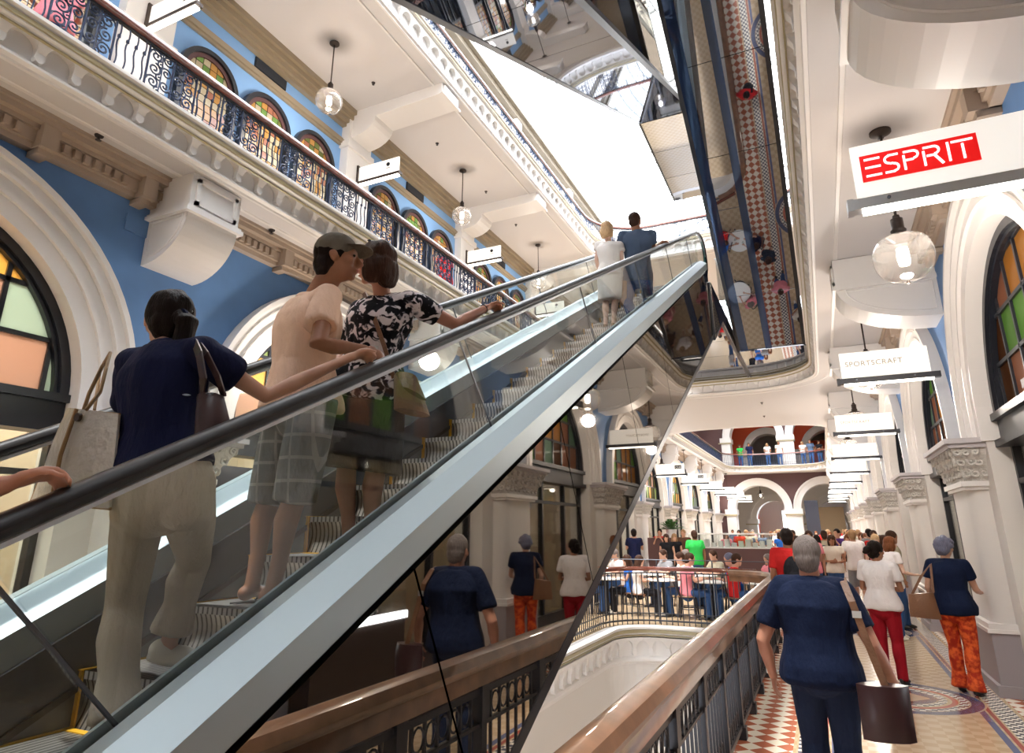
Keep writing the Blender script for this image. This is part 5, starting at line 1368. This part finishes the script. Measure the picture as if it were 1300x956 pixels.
J=dict(s=1.66/1.75,base=(-2.4,8.45,4.507),head=Q(771,292,8.45),face=(.15,1,0),shL=Q(760,312,8.45),shR=Q(787,312,8.45),hipL=Q(765,352,8.45),hipR=Q(783,352,8.45),
 knL=Q(769,383,8.5),anL=W(769,8.42,4.59),knR=Q(781,383,8.5),anR=W(779,8.42,4.59),elL=Q(757,330,8.45),wrL=Q(762,350,8.6),elR=Q(790,332,8.45),wrR=Q(786,350,8.5),hdR=(0,0,-1),hdL=(0,.3,-1))
person('blond woman in a white knee-length dress near the top of the escalator',J,'f','skin_pale',.011,1.0,('cl_whitedress',.35,.0,.01),('skirt','cl_whitedress',.95,.0,'dress_skirt'),('bob','hair_blond'),('shoe','leather_tan'))
B=thing('paper_carrier','slim tan carrier bag held between the climbing couple','bag',Q(791,372,8.5)); c=[Q(785,357,8.5),Q(797,357,8.5),Q(797,388,8.5),Q(787,388,8.5)]; bagbody(B,c,.04,'leather_tan'); strap(B,[c[0],Q(786,350,8.5),c[1]],.006,'leather_brown',up=V((0,1,0)))
# 6. the next rider, at the left edge of the frame : hand on the rail
hR=railp(.98)
J=dict(s=1.7/1.75,base=(-2.2,.2,.45),head=(-2.25,.02,2.0),face=(.1,1,0),shL=(-2.43,.05,1.83),shR=(-2.08,.05,1.83),hipL=(-2.33,.12,1.33),hipR=(-2.14,.12,1.33),
 knL=(-2.33,.2,.92),anL=(-2.33,.2,.55),knR=(-2.14,.2,.92),anR=(-2.14,.2,.55),elR=(-1.86,.36,1.66),wrR=hR+V((-.03,-.12,.03)),hdR=V((.1,.9,.4)),pnR=V((.4,0,-1)),curlR=.9,flipR=-1,elL=(-2.5,.1,1.55),wrL=(-2.48,.25,1.4))
person('rider at the left edge with a hand on the black handrail',J,'m','skin_rose',.009,1.0,('cl_darktee',.5,.1),('trousers','cl_darkdenim',1),('short','hair_brown'),('shoe','shoe_black'))

# ---------------------------------------------------------------- people in the right hand corridor
def standJ(x,y,z,h,rz=0,arms='down',stride=.0,lean=0,head=0):
    """generic standing pose facing +Y turned by rz"""
    s=h/1.75; M4=Matrix.Translation((x,y,z))@Matrix.Rotation(rz,4,'Z'); L=lambda a,b,c: M4@V((a*s,b*s,c*s)); D=lambda a,b,c: Matrix.Rotation(rz,3,'Z')@V((a,b,c))
    J=dict(s=s,base=(x,y,z),head=L(0,.02+lean*.2,1.635),face=D(math.sin(head),math.cos(head),-.05),shL=L(-.185,lean*.12,1.44),shR=L(.185,lean*.12,1.44),hipL=L(-.09,0,.93),hipR=L(.09,0,.93),
     knL=L(-.095,.03+stride*.5,.50),anL=L(-.10,stride*.8,.08),knR=L(.095,.03-stride*.1,.50),anR=L(.10,-stride*.8,.08),toeL=D(-.12,1,0),toeR=D(.12,1,0))
    if arms=='down': J.update(elL=L(-.235,-.02,1.13),wrL=L(-.24,.06,.87),elR=L(.235,-.02,1.13),wrR=L(.24,.06,.87),hdL=D(0,.2,-1),hdR=D(0,.2,-1),pnL=D(1,0,0),pnR=D(-1,0,0))
    elif arms=='folded': J.update(elL=L(-.24,.03,1.14),wrL=L(-.02,.22,1.12),elR=L(.24,.03,1.14),wrR=L(.04,.24,1.16),hdL=D(1,.1,0),hdR=D(-1,.1,0),pnL=D(0,-1,0),pnR=D(0,-1,0))
    elif arms=='up': J.update(elL=L(-.24,.12,1.16),wrL=L(-.10,.28,1.42),elR=L(.24,.12,1.16),wrR=L(.10,.28,1.42),hdL=D(.4,.2,1),hdR=D(-.4,.2,1),pnL=D(0,1,0),pnR=D(0,1,0))
    elif arms=='one': J.update(elL=L(-.25,-.02,1.14),wrL=L(-.22,.12,.93),elR=L(.24,.08,1.15),wrR=L(.20,.33,1.10),hdL=D(0,.3,-1),hdR=D(0,1,.1),pnL=D(1,0,0),pnR=D(-.3,0,-1))
    return J
x5=W(1018,5,1.6).x
J=standJ(-.13,5.0,0,1.74,-.05,'down',.06); J['hdR']=V((0,.2,-1)); J['elR']=V((.185,4.92,1.10)); J['wrR']=V((.28,5.08,.86)); J['elL']=V((-.47,5.0,1.08)); J['wrL']=V((-.44,5.14,.84))
def ex7(R,c):
    m=MB(); w=V(c['J']['wrL']); 
    m.tube([w+V((.031*math.cos(t),.031*math.sin(t),.03)) for t in [2*PI*i/16 for i in range(17)]],.006,6,False); m.lathe([(.001,0),(.017,0),(.017,.008),(.001,.008)],(0,0,0),12); i0=len(m.v)-48; m.xf(i0,Matrix.Translation(w+V((-.03,-.01,.03)))@Matrix.Rotation(-PI/2,4,'Y')); m.build('wristwatch','steel',R)
    m=MB(); r=.07; pts=[c['nk']-c['u1']*.012+c['r1']*r*math.cos(t)+c['f1']*r*.95*math.sin(t) for t in [2*PI*i/20 for i in range(21)]]; m.tube(pts,.014,6,False,1.5); m.build('collar','cl_navy2',R,True)
person('broad grey-haired man in navy shirt seen from behind beside the wooden rail',J,'m','skin_rose',.008,1.22,('cl_navy2',.72,.16,.025),('trousers','cl_darkdenim',1),('short','hair_grey'),('shoe','shoe_black'),ex7)
B=thing('messenger_bag','dark shoulder bag with a brown leather strap worn by the man in the navy shirt','bag',(.22,4.95,.8))
bagbody(B,[V((.06,4.80,.90)),V((.34,4.86,.90)),V((.34,4.86,.60)),V((.06,4.80,.60))],.09,'leather_dark')
pts=[V((.09,5.02,1.475)),V((.07,4.93,1.47)),V((.10,4.855,1.36)),V((.15,4.835,1.15)),V((.20,4.82,.95)),V((.22,4.81,.88))]
strap(B,pts,.021,'leather_brown',up=V((0,1,0)))
m=MB(); p=pts[2].lerp(pts[3],.35); m.obox(p+V((0,-.008,0)),(.026,.003,.02),Matrix.Identity(3)); m.build('buckle','steel',B)
wx=W(1117,9.8,1.5).x
J=standJ(wx-.05,9.8,0,1.64,-.35,'folded',0,0,.55)
person('woman in white T-shirt and red trousers with dark hair tied back',J,'f','skin_tan',.011,1.08,('cl_white',.6,.06,.01),('trousers','cl_crimson',1),('bun','hair_black'),('shoe','shoe_black'))
ox=W(1212,9.6,1.5).x
J=standJ(ox-.1,9.6,0,1.70,-.45,'one',.08,0,.25)
person('woman with short slate hair in navy top and orange-red patterned trousers',J,'f','skin_light',.011,1.12,('cl_navy2',.55,.12,.02),('trousers','cl_orangeprint',1,.09),('curly','hair_slate'),('shoe','shoe_black'))
B=thing('brown_tote','brown leather tote on the arm of the woman in patterned trousers','bag',(ox-.36,9.5,.8)); xx=ox-.42; bagbody(B,[V((xx-.14,9.5,1.05)),V((xx+.12,9.5,1.08)),V((xx+.16,9.5,.78)),V((xx-.16,9.5,.80))],.07,'leather_brown'); strap(B,[V((xx-.1,9.5,1.05)),V((xx+.02,9.5,1.25)),V((xx+.15,9.55,1.40)),V((xx+.12,9.5,1.08))],.014,'leather_brown',up=V((0,1,0)))
J=standJ(-.52,10.6,0,1.80,.15,'down',0,0,0)
person('man in a red T-shirt with a dark backpack standing at the wooden railing',J,'m','skin_tan',.012,1.05,('cl_red',.7,.14,.03),('trousers','cl_darkdenim',1),('short','hair_black'),('shoe','shoe_black'))
B=thing('backpack','black backpack on the man in the red shirt','backpack',(-.45,10.45,1.2)); bb=Blob(); bb.ell((-.46,10.42,1.22),(.15,.10,.22)); bb.ell((-.46,10.36,1.12),(.11,.07,.12)); bb.make('body','cl_black',B,.015,2); strap(B,[V((-.36,10.46,1.40)),V((-.38,10.58,1.55)),V((-.36,10.72,1.42))],.03,'cl_black')
J=standJ(.95,13.5,0,1.66,-1.0,'one',.12,.3,0)
person('auburn-haired woman in white top and jeans beyond the woman in red trousers',J,'f','skin_pale',.014,1.05,('cl_white',.5,.1),('trousers','cl_denim',1),('bob','hair_red'),('shoe','shoe_white'))
# ================================================================ crowd, cafe, kiosk
def seatJ(h,lean=.0,arms='table',head=0):
    s=h/1.75; L=lambda a,b,c: V((a*s,b*s,c*s+.0))
    J=dict(s=s,base=(0,0,0),head=L(0,.06+lean,1.18),face=V((math.sin(head),math.cos(head),-.15)),shL=L(-.18,lean*.7,.98),shR=L(.18,lean*.7,.98),hipL=L(-.09,0,.50),hipR=L(.09,0,.50),
      knL=L(-.11,.42,.50),anL=L(-.11,.38,.08),knR=L(.11,.42,.50),anR=L(.11,.40,.08),elL=L(-.24,.12+lean,.75),wrL=L(-.12,.36+lean*.5,.80),elR=L(.24,.12+lean,.75),wrR=L(.12,.36+lean*.5,.80),hdL=(.4,1,0),hdR=(-.4,1,0),pnL=(0,0,-1),pnR=(0,0,-1))
    return J
VX=.019
PR={}
def mkproto(key,J,*a,**k):
    r=person('x',J,*a,vox=VX,face=False,**k); PR[key]=r; KIDS[r.name]=kids(r)
    if r.location.z<-50: pass
    return r
mkproto('mA',standJ(0,0,0,1.76,0,'down',.1),'m','skin_tan',top=('cl_white',.55,.14),bottom=('trousers','cl_denim',1),hair=('short','hair_brown'),shoes=('shoe','shoe_black'))
mkproto('mB',standJ(0,0,0,1.80,0,'up',0),'m','skin_light',top=('cl_navy',.55,.14),bottom=('trousers','cl_darkdenim',1),hair=('short','hair_black'),shoes=('shoe','shoe_black'))
mkproto('mC',standJ(0,0,0,1.78,0,'one',.14),'m','skin_light',top=('cl_khaki',.55,.14),bottom=('shorts','cl_grey',1.0),hair=('short','hair_fair'),shoes=('shoe','shoe_white'))
mkproto('fA',standJ(0,0,0,1.65,0,'down',.1),'f','skin_light',top=('cl_black',.2,.1),bottom=('skirt','cl_black',.95,.03),hair=('long','hair_black'),shoes=('shoe','shoe_black'))
mkproto('fB',standJ(0,0,0,1.66,0,'folded',0),'f','skin_tan',top=('cl_white',.4,.1),bottom=('trousers','cl_denim',1),hair=('bob','hair_brown'),shoes=('shoe','shoe_white'))
mkproto('fC',standJ(0,0,0,1.68,0,'one',.16),'f','skin_pale',top=('cl_print',.5,.2),bottom=('skirt','cl_print',.8,.05),hair=('long','hair_red'),shoes=('shoe','shoe_black'))
mkproto('kid',standJ(0,0,0,1.15,0,'down',.1),'f','skin_light',top=('cl_pink',.4,.05),bottom=('skirt','cl_white',.9,.08),hair=('pony','hair_brown'),shoes=('shoe','shoe_white'))
mkproto('sM',seatJ(1.76,.05),'m','skin_light',top=('cl_white',.55,.1),bottom=('trousers','cl_denim',1),hair=('short','hair_brown'),shoes=('shoe','shoe_black'))
mkproto('sF',seatJ(1.66,-.02),'f','skin_light',top=('cl_pink',.4,.08),bottom=('trousers','cl_black',1),hair=('long','hair_brown'),shoes=('shoe','shoe_white'))
used={}
def put(key,loc,rz,label,group=None,swap=None):
    p=PR[key]
    if key not in used and not swap: used[key]=1; p.location=loc; p.rotation_euler=(0,0,rz); o=p; o['label']=label
    else: o=copy_tree(p,loc,rz,label,swap=swap)
    if group: o['group']=group
    return o
def at_x(px,Y,z=1.5): return W(px,Y,z).x
PI_=PI
first_pass=[]
# (px, Y, proto, rz, swap, label)
CR=[
(1007,24,'mA',PI,{'cl_white':'cl_slate'},'man in a pale blue shirt at the left of the corridor crowd'),
(1022,20,'fA',.2,None,'woman with long black hair in black behind the grey-haired man'),
(1037,19,'fA',-.3,{'cl_black':'cl_darktee'},'woman with long dark hair walking away beside the man in beige'),
(1047,20,'mA',.1,{'cl_white':'cl_khaki'},'man in a beige shirt and dark trousers walking away down the corridor'),
(1064,22,'mB',2.6,{'cl_navy':'cl_purple'},'man in a purple shirt walking toward the camera beside the woman in black'),
(1076,21,'fA',PI-.2,{'hair_black':'hair_red'},'auburn-haired woman in a black dress striding toward the camera'),
(1068,19.5,'kid',PI,{'cl_pink':'cl_white'},'small girl in a white dress in front of the striding woman'),
(1100,23,'fC',PI+.3,None,'red-haired woman in a brown patterned dress among the corridor crowd'),
(1094,27,'fC',PI,{'cl_print':'cl_white'},'woman in white with long red hair behind the one in patterned brown'),
(1101,19,'kid',PI+.3,None,'child in pink and white beside the woman in red trousers'),
(1085,30,'mA',PI,None,'man in white far along the corridor, between two red-haired women'),
(1112,29,'mC',0,None,'man in khaki and grey shorts walking away far along the right shopfronts'),
(1124,25,'fB',PI,None,'woman in white with arms folded by the far right shopfronts'),
(1150,22,'mB',.5,{'cl_navy':'cl_grey'},'man in grey raising his hands beside the right shopfront'),
(1165,17,'fB',-1.2,{'cl_white':'cl_pink'},'woman in a pink top looking into the right shop window'),
(1178,15,'mA',-1.4,{'cl_white':'cl_khaki'},'man in khaki at the shop window left of the woman with the brown tote'),
(805,20.5,'mB',.3,None,'man in navy holding up a camera beyond the cafe tables'),
(846,21,'fA',PI,{'hair_black':'hair_brown'},'woman in a black strappy top facing the cafe, left of two'),
(856,22,'fA',PI+.3,{'hair_black':'hair_fair'},'fair-haired woman in black facing the cafe, right of two'),
(868,24,'mC',PI,{'cl_khaki':'cl_brown'},'man in brown standing behind the women in black'),
(882,19,'mA',.4,{'cl_white':'cl_green'},'man in a bright green shirt beside the dark kiosk'),
(838,25,'mB',PI,{'cl_navy':'cl_red'},'man in red in the shop doorway behind the cafe'),
(822,27,'fB',0,{'cl_white':'cl_teal'},'woman in teal by the far left shopfronts'),
(765,17.5,'fB',.5,{'cl_white':'cl_cream'},'woman in cream standing against the mirrored escalator edge'),
]
rb=random.Random(12)
for i in range(34):
    px=rb.choice([rb.uniform(985,1130),rb.uniform(985,1130),rb.uniform(900,1000)]); Y=rb.uniform(28,49)
    c=rb.choice(['cl_white','cl_white','cl_cream','cl_grey','cl_pink','cl_black','cl_slate','cl_khaki','cl_red','cl_blue'])
    k=rb.choice(['mA','mA','fB','fC','mC']); base={'mA':'cl_white','fB':'cl_white','fC':'cl_print','mC':'cl_khaki'}[k]
    first_pass.append((px,Y,k,rb.choice([0,PI,PI,.6,-1]),{base:c,'hair_brown':rb.choice(['hair_black','hair_brown','hair_fair','hair_grey'])}))
for px,Y,k,rz,sw,lab in CR: put(k,(max(-5.7,min(1.15,at_x(px,Y))),Y,0),rz,lab,None,sw)
for i_,(px_,Y_,k_,rz_,sw_) in enumerate(((1012,15.5,'fA',.3,{'cl_black':'cl_darktee','hair_black':'hair_brown'}),(1028,16.5,'mA',PI,{'cl_white':'cl_pink'}),(1056,17.5,'fB',PI,{'cl_white':'cl_cream'}),(1083,18,'mC',.2,{'cl_khaki':'cl_white'}),(1112,17,'fC',PI,{'cl_print':'cl_pink','hair_red':'hair_blond'}),(1128,20,'mA',PI,{'cl_white':'cl_red'}),(1140,18,'fA',PI,{'cl_black':'cl_brown','hair_black':'hair_brown'}))):
    put(k_,(min(1.15,at_x(px_,Y_)),Y_,0),rz_,'%s, near the front of the crowd'%['brown-haired woman in dark blue walking away','man in a pink shirt walking this way','woman in cream with folded arms','man in white top and grey shorts walking away','blond woman in a pink dress','man in a red shirt walking this way','woman in a brown dress'][i_],None,sw_)
taken=[(min(1.15,at_x(c[0],c[1])),c[1]) for c in CR]
for px,Y,k,rz,sw in first_pass:
    x=max(-5.6,min(1.1,at_x(px,Y)))
    for _ in range(12):
        if all(abs(x-a)+abs(Y-b)>.8 for a,b in taken): break
        Y+=.45; x=max(-5.6,min(1.1,at_x(px,Y)))
    taken.append((x,Y)); put(k,(x,Y,0),rz,'distant walker in the dense crowd under the far white arches','far crowd under the white arches',sw)
# people at the far first-floor rail
for i,(px,c) in enumerate(((940,'cl_green'),(952,'cl_navy'),(975,'cl_white'),(990,'cl_cream'),(1020,'cl_white'),(1030,'cl_slate'),(1041,'cl_black'))):
    sw={'cl_white':c} if c!='cl_white' else {'hair_brown':'hair_fair'}
    col_={'cl_green':'green','cl_navy':'navy','cl_white':'white','cl_cream':'cream','cl_slate':'slate blue','cl_black':'black'}[c]
    put('mA' if i%2 else 'fB',(at_x(px,50.3,6.9),50.3,ZF1),PI,'tiny figure in %s leaning on the far first-floor balustrade%s'%(col_,'' if c!='cl_white' else (', left one in white' if px==975 else ', right one in white')),None,sw)
for px,py,Y,k,c,lab in ((66,10,3.0,'fB','cl_pink','figure in pink behind the ornate balustrade at the top left corner'),(598,345,11.2,'fB','cl_red','figure in red behind the first-floor balustrade above the couple')):
    put(k,(-6.9,Y,ZF1),1.3,lab,None,{'cl_white':c})
# ---- cafe tables and chairs
def cafe_table():
    r=thing('cafe_table',None,'table'); m=MB(); m.lathe([(.001,.72),(.35,.72),(.36,.735),(.35,.75),(.001,.75)],(0,0,0),24); m.build('tabletop','shop_white',r,True)
    m=MB(); m.lathe([(.001,0),(.2,0),(.2,.02),(.03,.05),(.028,.70),(.12,.72),(.001,.72)],(0,0,0),14); m.build('pedestal','iron_black',r,True)
    for q in range(3):
        a=q*2.1; m=MB(); m.tube([(0,0,.06),(.3*math.cos(a),.3*math.sin(a),.015)],.02,6); m.build('foot','iron_black',r)
    return r
def cafe_chair():
    r=thing('cafe_chair',None,'chair'); m=MB(); m.lathe([(.001,.43),(.2,.43),(.21,.445),(.2,.46),(.001,.46)],(0,0,0),18); m.build('seat','leather_brown',r,True)
    for q,(x,y) in enumerate(((-.15,.15),(.15,.15),(-.15,-.15),(.15,-.15))):
        m=MB(); m.tube([(x,y,.44),(x*1.25,y*1.25,0)],.014,6); m.build('leg','iron_black',r)
    m=MB(); m.tube([(-.17,-.15,.45)]+[(-.19*math.cos(PI*i/10),-.20,.62+.28*math.sin(PI*i/10)) for i in range(11)]+[(.17,-.15,.45)],.014,6)
    m.tube([(-.10,-.17,.45)]+[(-.10*math.cos(PI*i/8),-.2,.58+.18*math.sin(PI*i/8)) for i in range(9)]+[(.10,-.17,.45)],.010,6); m.build('backrest','iron_black',r)
    m=MB(); m.tube([(.17*math.cos(2*PI*i/16),.17*math.sin(2*PI*i/16),.2) for i in range(17)],.008,5); m.build('stretcher','iron_black',r)
    return r
T0=cafe_table(); C0=cafe_chair(); KIDS[T0.name]=kids(T0); KIDS[C0.name]=kids(C0)
tabs=[(-4.6,14.8),(-3.35,14.9),(-2.3,14.8),(-1.35,14.9),(-4.0,16.6),(-2.8,16.7),(-1.6,16.6),(-5.2,16.4)]
tl=['cafe table beside the mirrored escalator edge','cafe table behind the balustrade, second from the escalator','cafe table behind the balustrade where the man in the blue shirt sits','cafe table behind the balustrade nearest the right railing']
seats=[]; ci=0; ti=0
for i,(x,y) in enumerate(tabs):
    lab=tl[i] if i<4 else 'cafe table in the second row behind the balustrade'; g=None if i<4 else 'second row cafe tables'
    o=T0 if i==0 else copy_tree(T0,(x,y,0),0); o.location=(x,y,0); o['label']=lab
    if g: o['group']=g
    for a in (.4,PI+.3) if i<4 else (.9,PI-.4):
        cx,cy=x+.52*math.cos(a),y+.52*math.sin(a)*.9; rz=math.atan2(y-cy,x-cx)-PI/2
        c=C0 if ci==0 else copy_tree(C0,(cx,cy,0),rz); c.location=(cx,cy,0); c.rotation_euler=(0,0,rz); ci+=1
        c['label']='dark bentwood cafe chair at one of the tables behind the balustrade'; c['group']='cafe chairs behind the balustrade'
        seats.append((cx,cy,rz))
    for q,(dx,dy) in enumerate(((.1,.05),(-.12,-.08))):
        if i in(1,2,3):
            m=MB(); m.lathe([(.001,0),(.028,0),(.035,.1),(.033,.1),(.026,.005),(.001,.005)],(x+dx,y+dy,.75),12); m.build('drinking_glass','clear_glass',None,True,'drinking glass on a front row cafe table','glass','glasses on the cafe tables')
sc_cols=[('cl_blue','blue'),('cl_white','white'),('cl_cream','cream'),('cl_white','white'),('cl_blue','bright blue'),('cl_pink','pink'),('cl_navy','navy'),('cl_red','red'),('cl_grey','grey'),('cl_black','black'),('cl_khaki','khaki'),('cl_white','white'),('cl_pink','pink'),('cl_teal','teal'),('cl_white','white'),('cl_brown','brown')]
for i,(cx,cy,rz) in enumerate(seats):
    if i in(9,13): continue
    k='sM' if i%3 else 'sF'; base='cl_white' if k=='sM' else 'cl_pink'; c,nmc=sc_cols[i]
    sw={base:c} if c!=base else {'hair_brown':'hair_grey'}
    if i==4: sw['hair_brown']='hair_slate'
    row='front row' if i<8 else 'second row'; tb=i//2
    put(k,(cx,cy,0),rz,'seated %s in %s, %s cafe table %s, %s side'%('man' if k=='sM' else 'long-haired woman',nmc,row,['by the escalator','second from the escalator','third from the escalator','by the right railing'][tb%4] ,['far','near'][i%2]),None,sw)
# ---- kiosk with glass display and plant
kx=at_x(930,25,1.2)
K=thing('kiosk','dark maroon sales kiosk with a lit glass display top beyond the cafe','kiosk',(kx,25,0))
m=MB(); m.box(kx-1.6,kx+1.5,24.6,26.2,0,1.15); m.build('counter','maroon',K)
m=MB(); m.box(kx-1.55,kx+1.45,24.65,26.15,1.15,1.19); m.box(kx-1.55,kx+1.45,24.65,26.15,1.62,1.66); m.build('shelf','shop_white',K)
m=MB(); m.box(kx-1.5,kx+1.4,24.7,24.71,1.19,1.62); m.build('glass_front','shop_glass',K)
m=MB()
for i in range(12): m.box(kx-1.42+.235*i,kx-1.26+.235*i,24.85,25.1,1.19,1.34+.06*(i%3))
m.build('goods','shop_white',K)
m=MB(); m.box(kx-3.0,kx-1.65,24.8,26,0,1.5); tag(m.build('dark_cabinet','maroon'),'tall dark cabinet left of the kiosk carrying the potted plant','cabinet')
PX=kx-2.2; pl_=thing('potted_plant','bushy green potted plant on the dark cabinet beyond the cafe','plant',(PX,25.3,1.5))
m=MB(); m.lathe([(.001,0),(.16,0),(.22,.3),(.2,.3),(.001,.26)],(PX,25.3,1.5),16); m.build('pot','shop_white',pl_,True)
m=MB(); rl=random.Random(4)
for i in range(130):
    a=rl.uniform(0,2*PI); e=rl.uniform(.1,1.4); d=V((math.cos(a)*math.cos(e),math.sin(a)*math.cos(e),math.sin(e))); b0=V((PX,25.3,1.78)); p1=b0+d*rl.uniform(.15,.45); p2=p1+V((d.x,d.y,-.1))*rl.uniform(.12,.3); w=d.cross(V((0,0,1))).normalized()*.045
    m.add([b0,p1-w,p2,p1+w,p1+V((0,0,-.01))],[(0,1,4),(0,4,3),(1,2,4),(4,2,3)])
m.build('foliage','leaf',pl_)
# banner pillar and brown board at the far end
bx_=at_x(1032,49.5,2.5); m=MB(); m.box(bx_-.42,bx_+.42,49.4,49.7,0,3.7); tag(m.build('display_pillar','dark_panel'),'dark blue-grey display pillar standing under the far right arch','display')
bx_=at_x(1046,55,2.6); m=MB(); m.box(bx_-1.2,bx_+1.4,54.9,55.1,0,3.4); 
o=m.build('notice_board','carton'); tag(o,'brown hoarding beyond the far right arch','board')
# shop racks
rk=rack(); KIDS[rk.name]=kids(rk); n=0
for s in (1,-1):
    for k in range(-1,6):
        for dx,dy in ((1.6,-.9),(2.6,1.1)):
            loc=((XR if s>0 else XL)+s*dx,PY0+P*k+P/2+dy,0)
            if n==0: rk.location=loc
            else: copy_tree(rk,loc,0 if n%2 else PI/2)
            n+=1
# lit jewellery counter by the corridor, close to the camera
g=thing('display_case','dark glass-topped display case with a bright white light strip near the camera','display case',(1.55,5.5,0))
m=MB(); m.box(1.28,1.50,4.9,6.35,0,.86); m.build('base','bronze',g); m=MB(); m.box(1.28,1.50,4.9,6.35,.86,1.15); m.build('glass_top','shop_glass',g); m=MB(); m.box(1.25,1.28,4.9,6.35,.88,.95); m.build('light_strip','tube_cool',g)
# any prototype never used stays out of the scene
for k,p in PR.items():
    if k not in used:
        for c in KIDS[p.name]: bpy.data.objects.remove(c)
        bpy.data.objects.remove(p)
WORLD=5.0;SUN=6.0;EXPO=0.0
WORLD=6.2;SUN=3.0;EXPO=1.02
# ================================================================ camera, daylight, render look
cam=bpy.data.cameras.new('camera'); co=bpy.data.objects.new('camera',cam); col.objects.link(co)
cam.sensor_width=36; cam.sensor_fit='HORIZONTAL'; cam.lens=36*F/1300; cam.clip_start=.05; cam.clip_end=300
cam.shift_x=0; cam.shift_y=-(956/2-CYP)/1300
co.location=(0,0,CZ); co.rotation_euler=Matrix((RT,UPV,-FW)).transposed().to_euler()
sc.camera=co
w=bpy.data.worlds.new('sky'); sc.world=w; w.use_nodes=True
bg=w.node_tree.nodes['Background']; bg.inputs[0].default_value=(.93,.96,1,1); bg.inputs[1].default_value=WORLD
sun=bpy.data.lights.new('sun','SUN'); sun.energy=SUN; sun.angle=.03; sun.color=(1,.95,.86)
so=bpy.data.objects.new('sun',sun); col.objects.link(so); so.rotation_euler=(math.radians(14),math.radians(-7),0)
vs=sc.view_settings; vs.view_transform='Standard'; vs.look='None'; vs.exposure=EXPO; vs.gamma=1; vs.use_curve_mapping=False
cy=sc.cycles; cy.max_bounces=9; cy.diffuse_bounces=5; cy.glossy_bounces=4; cy.transparent_max_bounces=14; cy.transmission_bounces=4
cy.sample_clamp_indirect=6; cy.sample_clamp_direct=0; cy.use_denoising=True; cy.caustics_reflective=False; cy.caustics_refractive=False
